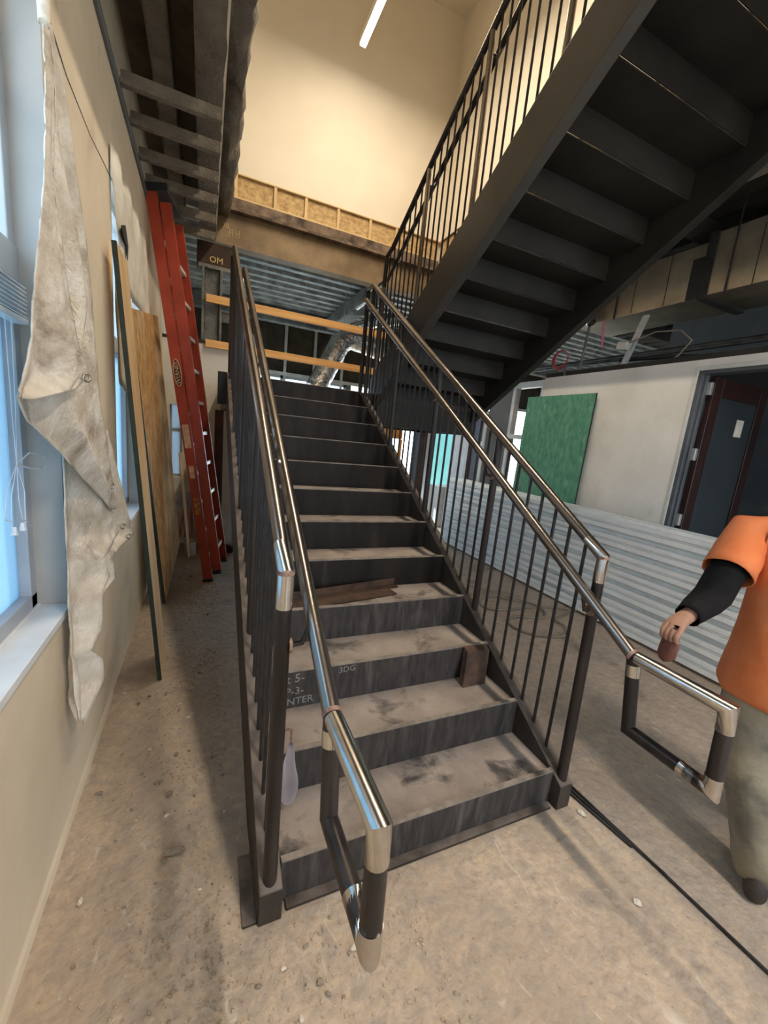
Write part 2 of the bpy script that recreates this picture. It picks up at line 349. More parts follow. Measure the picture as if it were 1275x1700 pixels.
def dup(root, delta, label, group=None):
    r = root.copy(); COL.objects.link(r); r.location = Vector(root.location)+Vector(delta); r['label'] = label
    if group: r['group'] = group
    for ch in list(root.children):
        c = ch.copy(); COL.objects.link(c); c.parent = r
        for gch in list(ch.children):
            g = gch.copy(); COL.objects.link(g); g.parent = c
    return r
def text_mb(txt, size, origin, ux, uy, depth=.0008):
    cu = bpy.data.curves.new('writing', 'FONT'); cu.body = txt; cu.size = size; cu.extrude = depth/2; cu.resolution_u = 2
    ob = bpy.data.objects.new('writing', cu); COL.objects.link(ob)
    dg = bpy.context.evaluated_depsgraph_get(); me = bpy.data.meshes.new_from_object(ob.evaluated_get(dg))
    ux = Vector(ux).normalized(); uy = Vector(uy).normalized(); uz = ux.cross(uy); o = Vector(origin)
    mb = MB(); mb.add([o+ux*v.co.x+uy*v.co.y+uz*(v.co.z+depth/2) for v in me.vertices], [tuple(p.vertices) for p in me.polygons])
    bpy.data.objects.remove(ob); bpy.data.meshes.remove(me); bpy.data.curves.remove(cu)
    return mb
def strokes_mb(lines, r, origin, ux, uy, n=5):   # hand-drawn chalk strokes: polylines in a plane
    mb = MB(); ux = Vector(ux); uy = Vector(uy); o = Vector(origin)
    for ln in lines: mb.tube([o+ux*a+uy*b for a, b in ln], r, n)
    return mb

# ================================================================== THE SETTING
struct('floor', Bx(-.95, 9.5, -4, 9.2, -.12, 0), 'floor')
struct('ground', Bx(-30, 34, -34, 40, -.30, -.14), 'ground_out')
WIN = [(-2.9, -1.62), (-.55, .68), (1.70, 2.73), (5.2, 6.4), (7.2, 8.4)]
wl = MB().box(-.95, -.737, -4, 9, 0, .88).box(-.95, -.737, -4, 9, 2.95, 3.40).box(-.95, -.80, -4, 9, 3.40, 4.2)
ys = [-4]+[v for wn in WIN for v in wn]+[9]
for a, b in zip(ys[::2], ys[1::2]): wl.box(-.95, -.737, a, b, .88, 2.95)
struct('wall_left', wl, 'wallb')
struct('trim_1', Bx(-.80, -.722, -3, 9, 3.38, 3.42).box(-.80, -.77, -3, 9, 3.42, 3.62), 'greywall')
struct('trim_6', MB().tube([(-0.736, 0.756, 2.841), (-0.736, 0.937, 2.804), (-0.736, 1.278, 2.802), (-0.736, 1.539, 2.829), (-0.736, 1.775, 2.846)], [.0035, .002, .0015, .002, .003], 5), 'greywall')
struct('baseboard_left', MB().prism([(-.737, 0), (-.728, 0), (-.731, .03), (-.737, .05)], 'y', -3.5, 1.4), 'wallb')
for i, (a, b) in enumerate(WIN):
    wr = sroot('window_%d' % [4, 1, 2, 5, 6][i], (-.86, (a+b)/2, .88))
    fr = Bx(-.90, -.83, a, a+.055, .90, 2.95).box(-.90, -.83, b-.055, b, .90, 2.95).box(-.90, -.83, a, b, 2.90, 2.95).box(-.90, -.83, a, b, .90, .955).box(-.905, -.822, a, b, 2.02, 2.13)
    fr.build('window_frame', 'frame', wr, bevel=.004)
    struct('window_sill', Bx(-.95, -.725, a, b, .872, .90).box(-.952, -.82, a, b, .90, .906), 'white', parent=wr, bevel=.003)
    Bx(-.869, -.863, a+.05, b-.05, .95, 2.03).build('lower_pane', 'frost', wr)
    Bx(-.869, -.863, a+.05, b-.05, 2.12, 2.91).build('upper_pane', 'glass', wr)
    Bx(-.83, -.736, b-.006, b-.0005, .905, 2.945).box(-.83, -.736, a+.0005, a+.006, .905, 2.945).box(-.83, -.736, a, b, 2.944, 2.949).build('jamb_lining', 'jambpaint', wr)
# stairwell above the second floor
struct('wall_back', Bx(-.95, 3.06, 4.80, 4.95, 4.602, 7.5), 'paint')
struct('wall_right', Bx(2.94, 3.06, -3.1, 4.80, 4.602, 7.5).box(3.03, 3.06, 4.745, 4.95, 4.06, 4.602).box(2.942, 3.06, 4.86, 4.95, 4.06, 4.602), 'paint')
struct('wall_left_upper', Bx(-1.1, -.95, -3.1, 4.95, 4.2, 7.5), 'paint')
struct('wall_front', Bx(-.95, 2.94, -3.25, -3.1, 4.2, 7.5), 'paint')
struct('ceiling', Bx(-1.1, 3.06, -3.25, 4.95, 7.38, 7.55), 'paint')
# floor decks of the second floor, open over the stair
def deck(y0, y1, x0, x1, z, pitch=.30, along='x'):
    mb = MB(); pr = []
    lo, hi = (y0, y1) if along == 'x' else (x0, x1)
    t = lo
    while t < hi-.01:
        for dt, dz in ((0, 0), (.11, 0), (.15, .075), (.26, .075)): pr.append((min(t+dt, hi), z+dz))
        t += pitch
    pr.append((hi, z)); poly = pr+[(hi, z+.18), (lo, z+.18)]
    if along == 'x': mb.prism(poly, 'x', x0, x1)
    else: mb.prism(poly, 'y', y0, y1)
    return mb
struct('ceiling_back', deck(4.97, 9.2, -.95, 9.5, 4.06), 'deck')
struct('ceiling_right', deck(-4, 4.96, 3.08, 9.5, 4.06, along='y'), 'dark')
struct('ceiling_left', Bx(-.95, -.17, -3.1, 4.9, 4.14, 4.32), 'fire')
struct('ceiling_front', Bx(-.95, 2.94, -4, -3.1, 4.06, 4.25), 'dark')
# front wall behind the viewer, with its shop window
struct('wall_front_lower', Bx(-.95, 3.9, -4.15, -4, 0, .8).box(-.95, 3.9, -4.15, -4, 2.7, 4.2).box(-.95, .2, -4.15, -4, .8, 2.7).box(3.3, 3.9, -4.15, -4, .8, 2.7), 'drywall')
# rear wall of the ground floor
struct('wall_rear', Bx(-.95, .42, 9.0, 9.15, 0, 3.17), 'drywall')
struct('wall_rear_frame', MB().box(.42, 3.3, 9.0, 9.15, 0, .12).box(.42, .55, 9.0, 9.15, .12, 2.84).box(3.0, 3.12, 9.0, 9.15, .12, 2.84), 'greywall')
struct('wall_rear_upper', Bx(-.95, 9.5, 9.06, 9.15, 3.17, 4.1).box(.42, 9.5, 9.06, 9.15, 2.84, 3.18), 'kraft')
struct('trim_2', Bx(-.95, .42, 8.94, 9.0, 3.15, 3.22), 'dark')
rs = Bx(.42, 9.4, 8.99, 9.06, 2.82, 2.90)
for x in (.75, 1.45, 2.15, 2.85, 3.55, 4.25): rs.box(x-.03, x+.03, 9.0, 9.06, 2.7, 4.06)
struct('trim_3', rs, 'stud')
wr = sroot('window_7', (1.78, 9.08, 1.5))
Bx(.55, .62, 9.02, 9.1, .12, 2.84).box(2.93, 3.0, 9.02, 9.1, .12, 2.82).box(1.36, 1.44, 9.02, 9.1, .12, 2.82).box(2.16, 2.24, 9.02, 9.1, .12, 2.82).box(.55, 3.0, 9.02, 9.1, 2.76, 2.82).build('window_frame', 'frame', wr)
Bx(.6, 2.95, 9.06, 9.066, .12, 2.8).build('pane', 'glass', wr)
# ground floor to the right of the stair
XD = 3.78
struct('wall_right_lower', Bx(XD, XD+.12, 1.26, 3.08, 0, 2.60), 'drywall')
struct('wall_right_header', Bx(XD, XD+.12, .10, 1.26, 2.54, 2.60).box(XD, XD+.12, -4, .10, 0, 2.60), 'drywall')
struct('wall_right_grey', Bx(XD, XD+.12, 3.66, 4.14, 0, 2.58), 'greywall')
struct('wall_right_pale', Bx(XD-.02, XD+.10, 4.60, 5.05, 0, 2.15), 'white')
struct('wall_far_room', Bx(6.4, 6.5, -4, 3.3, 0, 4.06).box(XD+.12, 6.4, 3.2, 3.3, 0, 2.3), 'greywall')
struct('wall_far_right', Bx(9.4, 9.5, -4, 9.2, 0, 4.1), 'greywall')
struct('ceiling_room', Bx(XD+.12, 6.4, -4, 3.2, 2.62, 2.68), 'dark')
dj = sroot('door_1', (XD, .68, 0))
Bx(XD-.006, XD+.13, 1.235, 1.262, 0, 2.542).box(XD-.006, XD+.13, .098, .16, 0, 2.542).box(XD-.006, XD+.13, .16, 1.235, 2.505, 2.542).build('door_frame', 'jamb', dj, bevel=.003)
Bx(XD+.01, XD+.13, 1.20, 1.236, 0, 2.506).box(XD+.01, XD+.13, .16, 1.20, 2.475, 2.506).box(XD+.05, XD+.09, 1.183, 1.20, 0, 2.475).build('door_stop', 'jambdark', dj, bevel=.003)
leaf = MB()
lx0, lx1, ly = XD+.12, XD+1.02, 1.185
leaf.box(lx0, lx0+.13, ly-.045, ly, .012, 2.465).box(lx1-.13, lx1, ly-.045, ly, .012, 2.465).box(lx0+.13, lx1-.13, ly-.045, ly, 2.30, 2.465).box(lx0+.13, lx1-.13, ly-.045, ly, .012, .26)
lf = leaf.build('door_leaf', 'door', dj, bevel=.003)
Bx(lx0+.12, lx1-.12, ly-.03, ly-.015, .25, 2.31).build('door_panel', 'doorglass', lf)
for z in (2.36, 1.77, 1.15, .35): Bx(XD+.085, XD+.128, 1.152, 1.199, z-.055, z+.055).build('hinge', 'hinge', lf, bevel=.002)
Bx(lx0+.50, lx0+.62, ly-.034, ly-.030, 1.98, 2.14).build('paper_note', 'paper', lf)
MB().tube([(lx1-.06, ly-.045, 1.0), (lx1-.06, ly-.10, 1.0), (lx1-.17, ly-.10, 1.0)], .010, 8).build('door_handle', 'hinge', lf, smooth=40)
# unclad stud opening beside the drywall
fo = sroot('window_8', (XD+.05, 3.37, 0))
Bx(XD, XD+.09, 3.60, 3.66, 0, 2.58).box(XD, XD+.09, 3.08, 3.12, 0, 2.58).box(XD, XD+.09, 3.12, 3.60, 2.50, 2.58).box(XD, XD+.09, 3.12, 3.60, 1.80, 1.86).box(XD, XD+.09, 3.12, 3.60, .0, .06).build('stud_frame', 'stud', fo, bevel=.003)
d2 = sroot('door_2', (XD, 4.35, 0))
Bx(XD-.02, XD+.12, 4.14, 4.20, 0, 2.2).box(XD-.02, XD+.12, 4.54, 4.60, 0, 2.2).box(XD-.02, XD+.12, 4.2, 4.54, 2.14, 2.2).build('door_frame', 'jamb', d2)
Bx(XD+.02, XD+.065, 4.2, 4.54, .01, 2.14).build('door_leaf', 'door', d2)
Bx(XD+.012, XD+.02, 4.22, 4.26, 1.6, 1.72).box(XD+.012, XD+.02, 4.22, 4.26, .9, 1.02).build('hinge', 'hinge', d2)

# ================================================================== STEEL OF THE SECOND FLOOR
t = thing('steel_beam', 'tan primed steel floor beam above the back of the landing, chalk marked', 'beam', (1.0, 4.8, 3.79))
Bx(-.35, 3.0, 4.84, 4.86, 3.80, 4.18).build('web', 'beam', t)
Bx(-.35, 3.0, 4.80, 4.97, 3.785, 3.805).build('bottom_flange', 'beam', t)
fl = Bx(-.35, 3.0, 4.745, 4.97, 4.165, 4.20)
fl.build('top_flange', 'beamflange', t, bevel=.004)
text_mb('70', .075, (-.095, 4.8385, 3.985), (1, 0, .02), (0, 0, 1)).build('chalk_writing', 'chalky', t)
strokes_mb([[(0, 0), (.01, .09)], [(0, .045), (.04, .05)], [(.04, 0), (.045, .09)], [(.08, 0), (.085, .085)], [(.08, .04), (.115, .05)], [(.115, 0), (.12, .09)]], .003, (-.02, 4.838, 3.90), (1, 0, 0), (0, 0, 1)).build('chalk_writing', 'chalky', t)
struct('trim_4', Bx(-.35, 2.94, 4.79, 4.84, 4.21, 4.325), 'beamflange')
wf = thing('wool_infill', 'strip of tan mineral wool between pale studs below the white stairwell wall', 'insulation', (1.1, 4.83, 4.325))
xs = [.044, .513, .906, 1.345, 1.81, 2.216, 2.62]
for a, b in zip([-.35]+xs, xs+[2.94]): Bx(a+.012, b-.012, 4.83, 4.90, 4.345, 4.59).build('wool_batt', 'osb_wool', wf, bevel=.01)
for x in xs: Bx(x-.018, x+.018, 4.80, 4.84, 4.345, 4.59).build('stud', 'studw', wf)
Bx(-.35, 2.94, 4.795, 4.84, 4.325, 4.345).build('bottom_track', 'studw', wf); Bx(-.35, 2.94, 4.795, 4.84, 4.588, 4.602).build('top_track', 'studw', wf)
wf2 = thing('wool_infill', 'strip of mineral wool between studs turning along the side of the upper flight', 'insulation', (2.98, 3.0, 4.2))
Bx(2.96, 3.02, -3.1, 4.78, 4.345, 4.59).build('wool_batt', 'osb_wool', wf2)
for k in range(9): Bx(2.94, 2.97, 4.35-k*.41, 4.386-k*.41, 4.345, 4.59).build('stud', 'studw', wf2)
Bx(2.94, 3.06, -3.1, 4.74, 4.06, 4.345).box(2.935, 2.97, -3.1, 4.74, 4.588, 4.601).build('edge_channel', 'beamflange', wf2)
# left strip of slab: rough sprayed edge, beam, joists
rows = []; rg = random.Random(3)
for i in range(46):
    y = -.6+i*.12; jg = rg.uniform(-.018, .03)
    rows.append([(-.345, y, 4.12), (-.345, y, 3.80+rg.uniform(0, .012)), (-.26, y, 3.79+rg.uniform(-.01, .008)), (-.185+rg.uniform(-.008, .008), y, 3.79+rg.uniform(-.012, .012)), (-.175, y, 3.90), (-.165, y, 4.10+rg.uniform(-.03, .02)),
                 (-.10, y, 4.08+rg.uniform(-.05, .04)), (-.04+jg*.4, y, 4.10+rg.uniform(-.05, .05)), (-.02+jg, y, 4.20+rg.uniform(-.04, .04)), (-.03+jg, y, 4.32)])
o = MB().grid(rows).build('fireproofed_beam', 'fire', smooth=60, solid=.02)
tag(o, 'rough grey sprayed fireproofed beam along the slab edge over the left aisle', 'beam')
o = Bx(-.63, -.50, -2, 4.85, 3.92, 4.138).build('fireproofed_girt', 'fire', bevel=.02); tag(o, 'narrow sprayed steel member running between the beige wall and fireproofed beam', 'beam')
jl = None
for k, y in enumerate((2.015, 2.36, 2.75, 3.115, 3.50, 3.90)):
    lab = ['nearest', 'second nearest', 'third', 'fourth', 'fifth', 'farthest'][k]+' of the dusty joists bridging the beige wall and sprayed beam'
    if jl is None:
        jl = Bx(-.735, -.19, y, y+.045, 3.47, 3.50).box(-.735, -.19, y+.035, y+.045, 3.50, 3.56).build('ceiling_joist', 'fire', bevel=.004); tag(jl, lab, 'joist', 'joists over the left aisle')
    else: dup(jl, (0, y-2.015, 0), lab)
for k in range(3):
    Bx(-.74, -.35, 1.35+k*.85, 1.75+k*.85, 4.02, 4.14)
pt = MB().box(-.737, -.66, 4.62, 4.78, 0, 2.55).box(-.52, .40, 4.62, 4.78, 0, 2.55).box(-.66, -.52, 4.62, 4.78, 0, .88).box(-.66, -.52, 4.62, 4.78, 1.78, 2.55)
struct('wall_aisle_end', pt, 'drywall')
struct('trim_5', Bx(-.737, .40, 4.612, 4.79, 2.55, 2.585), 'dark')
wr = sroot('window_3', (-.59, 4.72, .88))
Bx(-.66, -.64, 4.68, 4.76, .88, 1.78).box(-.54, -.52, 4.68, 4.76, .88, 1.78).box(-.64, -.54, 4.68, 4.76, .88, .91).box(-.64, -.54, 4.68, 4.76, 1.45, 1.49).build('window_frame', 'frame', wr)
Bx(-.64, -.54, 4.72, 4.726, .91, 1.78).build('pane', 'palefrost', wr)
col = thing('steel_column', 'grey sprayed steel column behind the left end of the landing planks', 'column', (-.21, 4.70, 2.587))
Bx(-.32, -.29, 4.607, 4.77, 2.587, 3.42).box(-.12, -.09, 4.607, 4.77, 2.587, 3.42).box(-.29, -.12, 4.68, 4.70, 2.587, 3.42).build('shaft', 'firegrey', col, bevel=.01)
Bx(-.36, .0, 4.63, 4.76, 3.42, 3.46).box(-.10, .25, 4.70, 4.75, 2.86, 2.96).build('connection_plate', 'firegrey', col)
rb = thing('steel_girder', 'short rusty brown girder end with chalk letters under the sprayed beam', 'beam', (-.18, 4.82, 3.48))
Bx(-.38, .06, 4.82, 4.84, 3.48, 3.77).box(-.38, .06, 4.78, 4.88, 3.46, 3.48).build('web', 'rust', rb, bevel=.003)
text_mb('OM', .10, (-.24, 4.818, 3.55), (1, 0, 0), (0, 0, 1)).build('chalk_writing', 'chalky', rb)
o = Bx(2.12, 2.40, 4.975, 8.03, 3.80, 4.055).build('fireproofed_crossbeam', 'firegrey', bevel=.03); tag(o, 'grey sprayed beam running back from the tan beam under the ribbed deck', 'beam')
o = Bx(-.73, 9.0, 8.05, 8.25, 3.76, 4.055).build('fireproofed_crossbeam', 'firegrey', bevel=.03); tag(o, 'grey sprayed beam crossing the far end of the ribbed deck', 'beam')
o = Bx(3.0, 3.22, -3.0, 4.7, 3.66, 4.055).build('fireproofed_crossbeam', 'fire', bevel=.02); tag(o, 'brown sprayed beam beside the upper flight, over the metal ductwork', 'beam')

# ================================================================== LOWER FLIGHT
T, RI, W, S = .288, .175, 1.278, .6076
stair = thing('staircase', 'dark steel lower stair flight with dusty pan treads, bare and unfinished', 'staircase', (W/2, 0, 0))
def stringer(x0, x1):
    y1 = 3.196
    return MB().prism([(-.052, 0), (-.052, .1264), (y1, .158+S*y1), (y1, .158+S*y1-.36), (.332, 0)], 'x', x0, x1)
stringer(-.078, 0).build('stringer', 'steel', stair, bevel=.004)
stringer(W, W+.078).build('stringer', 'steel', stair, bevel=.004)
for i in range(1, 13):
    y = (i-1)*T; z = i*RI
    MB().prism([(y, z), (y, z-RI-(.0 if i == 1 else .022)), (y+.006, z-RI-.022 if i > 1 else z-RI), (y+.006, z-.012), (y+.022, z-.012), (y+.022, z)], 'x', .001, W-.001).build('riser', 'riser_dusty' if i < 5 else 'riser', stair, bevel=.002)
    Bx(.001, W-.001, y-.0012, y+.0215, z-.0055, z+.0006).build('nosing', 'nosing', stair)  # thin light bar carrying the painted edge shine
    if i < 12: Bx(.001, W-.001, y+.006, y+T, z-.026, z-.020).build('tread', 'tread', stair)
Bx(.02, W-.02, -.035, -.001, 0, .012).build('floor_angle', 'steel', stair)
Bx(-.125, -.080, -.04, .20, 0, .01).box(-.082, -.079, -.04, .20, 0, .06).build('floor_clip', 'steel', stair)
ch = lambda: M['chalkdim']
y3 = 2*T-.001
text_mb('St 5-', .062, (.075, y3, .462), (1, 0, .05), (0, 0, 1)).build('chalk_writing', 'chalkdim', stair)
text_mb('3DG', .045, (.36, y3, .478), (1, 0, .05), (0, 0, 1)).build('chalk_writing', 'chalkdim', stair)
text_mb('P-3-', .055, (.10, y3, .40), (1, 0, .03), (0, 0, 1)).build('chalk_writing', 'chalkdim', stair)
text_mb('ENTER', .052, (.085, y3, .345), (1, 0, .04), (0, 0, 1)).build('chalk_writing', 'chalkdim', stair)

# landing
ld = thing('stair_landing', 'dark steel landing joining the two stair flights', 'landing', (1.39, 3.87, 1.76))
Bx(-.078, 2.86, 3.20, 4.56, 2.05, 2.10).build('deck_plate', 'steel', ld)
Bx(-.078, 2.86, 3.20, 3.27, 1.765, 2.05).build('edge_channel', 'steel_up', ld, bevel=.003)
Bx(-.078, 2.86, 4.50, 4.56, 1.765, 2.05).build('edge_channel', 'steel_up', ld, bevel=.003)
Bx(-.078, 0, 3.27, 4.50, 1.765, 2.05).build('edge_channel', 'steel_up', ld, bevel=.003)
Bx(2.78, 2.86, 3.27, 4.50, 1.765, 2.05).build('edge_channel', 'steel_up', ld, bevel=.003)
for x in (.6, 1.2, 1.8, 2.35): Bx(x, x+.05, 3.27, 4.5, 1.9, 2.05).build('joist', 'steel_up', ld)
Bx(-.155, -.079, 3.17, 3.22, 1.80, 2.10).build('edge_plate', 'black', ld)
for px in (-.10, 2.75):
    o = Bx(px-.05, px+.05, 4.30, 4.40, 0, 1.764).build('landing_post', 'brown', bevel=.005)
    tag(o, 'brown primed steel post under the '+('aisle' if px < 0 else 'far right')+' corner of the landing', 'post')

# railing of a flight
def lower_railing(x, xi, label, zb, zl, yend):
    g = .62
    r = thing('stair_railing', label, 'railing', (x, 0, 0))
    top = lambda y: 1.233+g*(y-.003)
    yt = 3.12
    MB().tube([(x, .003, 1.232), (x, yt, top(yt)), (x, yt+.16, top(yt))], .024, 18).build('top_rail', 'tube', r, smooth=40)
    MB().tube([(x, -.016, .120), (x, .0025, 1.05), (x, .003, 1.2325)], .0238, 18).build('newel_post', 'tube_dark', r, smooth=40)
    MB().tube([(x, .0027, 1.12), (x, .003, 1.2325), (x, .095, top(.095))], .0254, 24).build('ground_weld', 'ground', r, smooth=40)
    MB().tube([(x, .0029, 1.226), (x, .0033, 1.2385)], .0262, 18).build('weld_bead', 'weld', r, smooth=40)
    posts = [.795, 1.565, 2.335, 3.105]
    for p in posts: MB().cyl((x, p, .155+S*p-.02), (x, p, top(p)-.01), .021, 16).build('post', 'tube_dark', r, smooth=40)
    MB().cyl((x, yt+.16, 2.09), (x, yt+.16, top(yt)+.0), .0235, 14).build('post', 'tube_dark', r, smooth=40)
    edges = [0]+posts
    for a, b in zip(edges, edges[1:]):
        for k in range(1, 8):
            y = a+(b-a)*k/8
            MB().cyl((x, y, .150+S*y-.01), (x, y, top(y)-.018), .0080, 8).build('baluster', 'bal', r, smooth=40)
    # the lower handrail on the stair side, with its square loop at the foot
    bend = (xi, -.258, zb); out = (xi, yend, zb)
    yh = 3.07
    MB().tube([(xi, -.258, zb), (xi, yh, zb+g*(yh+.258)), (xi, yh+.30, zb+g*(yh+.258))], .024, 18).build('handrail', 'tube', r, smooth=40)
    loop = MB().tube([(xi, -.258, zb), (xi, yend, zb), (xi, yend-.012, zl), (xi, -.300, zl), (xi, -.262, zb-.01)], .0238, 18)
    lo = loop.build('end_loop', 'tube_dark', r, smooth=40)
    MB().tube([(xi, -.275, zb), (xi, yend, zb), (xi, yend-.003, zb-.075)], .0254, 24).build('ground_weld', 'ground', r, smooth=40)
    MB().tube([(xi, yend-.0095, zl+.05), (xi, yend-.012, zl), (xi, yend+.085, zl)], .0254, 24).build('ground_weld', 'ground', r, smooth=40)
    MB().tube([(xi, -.272, zb-.075), (xi, -.266, zb-.03)], .0254, 24).build('ground_weld', 'ground', r, smooth=40)
    MB().tube([(xi, -.250, zb+.004), (xi, -.262, zb)], .0258, 18).build('weld_bead', 'weld', r, smooth=40)
    for p in [.0]+posts:
        zz = zb+g*(p+.258)-.022
        bkt = MB().tube([(x+(.02 if xi > x else -.02), p, zz-.075), (xi*.7+x*.3, p, zz-.07), (xi, p, zz)], .008, 8); bkt = bkt.build('bracket', 'tube_dark', r, smooth=40)
        sg = 1 if xi > x else -1
        MB().tube([(x+.019*sg, p, zz-.075), (x+.028*sg, p, zz-.075)], .024, 12).build('bracket_plate', 'weld', bkt, smooth=40)
    return r
lower_railing(-.040, .047, 'dark steel railing with handrail loop on the left side of the lower flight', .932, .66, -.575)
lower_railing(1.317, 1.233, 'dark steel railing with handrail loop beside the coiled hose, right of lower flight', .928, .645, -.572)

# ================================================================== UPPER FLIGHT (rises back over the floor)
uf = thing('staircase', 'dark primed upper stair flight seen from beneath, rising toward the viewer', 'staircase', (2.14, 3.2, 2.1))
XL, XR = 1.42, 2.776
def ustr(x0, x1):
    a, b = 3.27, -.9
    ztop = lambda y: 3.640-S*(y-1); zbot = lambda y: 3.257-S*(y-1)
    return MB().prism([(a, zbot(a)), (a, ztop(a)), (b, ztop(b)), (b, zbot(b))], 'x', x0, x1)
ustr(XL, XL+.078).build('stringer', 'stringer_up', uf, bevel=.006)
ustr(XR, XR+.078).build('stringer', 'steel_up', uf, bevel=.006)
for k in range(1, 16):
    y = 3.56-T*k; z = 2.1+RI*k
    if k > 1: MB().prism([(y, z), (y, z-RI-.035), (y-.006, z-RI-.035), (y-.006, z-.01), (y-.02, z-.01), (y-.02, z)], 'x', XL+.079, XR-.001).build('riser', 'steel_up', uf)
    Bx(XL+.079, XR-.001, y-T, y-.006, z-.045, z-.036).build('tread', 'steel_up', uf)
Bx(XL+.079, XR-.001, 3.262, 3.272, 2.04, 2.275).build('riser', 'steel_up', uf)

ur = thing('stair_railing', 'dark steel railing of the upper flight against the warm white wall', 'railing', (1.46, 3.2, 2.1))
XU = 1.46
ut = lambda y: 4.785-S*(y-1)
ub = lambda y: 3.636-S*(y-1)
MB().tube([(XU, -.85, ut(-.85)), (XU, 3.05, ut(3.05)), (XU, 3.19, ut(3.12)), (XU, 3.20, 3.2)], .023, 16).build('top_rail', 'tube_dark', ur, smooth=40)
MB().tube([(XU+.025, -.85, ut(-.85)-.045), (XU+.025, 3.35, ut(3.35)-.045)], .021, 14).build('handrail', 'tube_dark', ur, smooth=40) if False else None
XH = XU+.085
uh = lambda y: 4.785-S*(y-1)-.05
MB().tube([(XH, -.85, uh(-.85)), (XH, 3.30, uh(3.30)), (XH, 3.55, uh(3.30))], .021, 16).build('handrail', 'tube_dark', ur, smooth=40)
ups = [3.20, 2.40, 1.655, .909, .163, -.583]
for p in ups[1:]:
    MB().cyl((XU, p, ub(p)-.02), (XU, p, ut(p)-.005), .020, 16).build('post', 'tube', ur, smooth=40)
    MB().tube([(XU, p, uh(p)-.085), (XU+.05, p, uh(p)-.08), (XH, p, uh(p)-.02)], .008, 8).build('bracket', 'tube_dark', ur, smooth=40)
MB().cyl((XU, 3.20, 2.09), (XU, 3.20, 3.3), .021, 14).build('post', 'tube', ur, smooth=40)
for a, b in zip(ups, ups[1:]):
    for k in range(1, 8):
        y = a+(b-a)*k/8
        MB().cyl((XU, y, max(ub(y), 2.09)-.01), (XU, y, ut(y)-.015), .0080, 8).build('baluster', 'bal', ur, smooth=40)

# guard planks at the back of the landing
for z, nm in ((3.07, 'upper'), (2.555, 'lower')):
    o = Bx(-.27, 2.10, 4.565, 4.603, z-.045, z+.045).build('pine_plank', 'pine', bevel=.004)
    tag(o, nm+' pine guard plank fixed across the back of the landing', 'plank', 'guard planks on the landing')

# ================================================================== LAMP
lp = thing('pendant_lamp', 'lit linear pendant lamp hanging before the high warm white wall', 'lamp', (1.40, 2.45, 6.2))
Bx(1.355, 1.445, .45, 4.45, 6.215, 6.29).build('housing', 'lampshell', lp, bevel=.004)
Bx(1.365, 1.435, .455, 4.454, 6.20, 6.216).build('diffuser', 'lampface', lp)
for y in (1.0, 3.9): MB().cyl((1.40, y, 6.29), (1.40, y, 7.385), .004, 6).build('hanger', 'alu', lp)

# ================================================================== CANVAS ON THE LEFT WALL
FLAP = [((-0.639, 0.326, 2.553), (-0.635, 0.347, 2.571)), ((-0.637, 0.312, 2.407), (-0.629, 0.351, 2.434)), ((-0.638, 0.27, 2.189), (-0.631, 0.311, 2.21)), ((-0.643, 0.225, 2.035), (-0.623, 0.33, 2.078)), ((-0.647, 0.184, 1.887), (-0.616, 0.354, 1.935)), ((-0.649, 0.162, 1.8), (-0.609, 0.386, 1.845)), ((-0.653, 0.14, 1.742), (-0.604, 0.418, 1.783)), ((-0.656, 0.123, 1.709), (-0.6, 0.45, 1.748)), ((-0.659, 0.105, 1.676), (-0.611, 0.356, 1.698)), ((-0.66, 0.099, 1.652), (-0.644, 0.16, 1.657))]
BACK = [((-0.672, 0.477, 2.649), (-0.669, 0.507, 2.672)), ((-0.671, 0.465, 2.489), (-0.659, 0.58, 2.565)), ((-0.669, 0.448, 2.277), (-0.652, 0.633, 2.371)), ((-0.665, 0.459, 2.113), (-0.645, 0.702, 2.205)), ((-0.663, 0.453, 1.949), (-0.641, 0.733, 2.021)), ((-0.679, 0.285, 1.755), (-0.638, 0.762, 1.818)), ((-0.69, 0.197, 1.655), (-0.636, 0.79, 1.689)), ((-0.683, 0.231, 1.596), (-0.633, 0.827, 1.597)), ((-0.665, 0.368, 1.527), (-0.631, 0.868, 1.499)), ((-0.642, 0.631, 1.382), (-0.627, 0.927, 1.34)), ((-0.632, 0.813, 1.281), (-0.626, 0.959, 1.254)), ((-0.628, 0.892, 1.227), (-0.625, 0.976, 1.21))]
TAIL = [((-0.715, 0.63, 1.559), (-0.643, 0.945, 1.557)), ((-0.713, 0.609, 1.382), (-0.622, 1.084, 1.318)), ((-0.712, 0.592, 1.255), (-0.607, 1.215, 1.114)), ((-0.711, 0.587, 1.201), (-0.6, 1.291, 1.014)), ((-0.71, 0.584, 1.161), (-0.617, 1.096, 1.011)), ((-0.709, 0.58, 1.113), (-0.636, 0.923, 1.0)), ((-0.708, 0.572, 1.036), (-0.629, 0.964, 0.885)), ((-0.708, 0.563, 0.982), (-0.649, 0.818, 0.872)), ((-0.708, 0.558, 0.949), (-0.651, 0.801, 0.838)), ((-0.705, 0.551, 0.834), (-0.655, 0.761, 0.72)), ((-0.704, 0.542, 0.755), (-0.671, 0.669, 0.677)), ((-0.703, 0.54, 0.714), (-0.653, 0.754, 0.578)), ((-0.701, 0.537, 0.647), (-0.647, 0.78, 0.48)), ((-0.698, 0.536, 0.571), (-0.661, 0.691, 0.456)), ((-0.69, 0.55, 0.461), (-0.681, 0.588, 0.43))]
cv = thing('canvas_tarp', 'torn off-white canvas tarp hanging in folds beside the near window', 'tarp', (-.66, .6, .43))
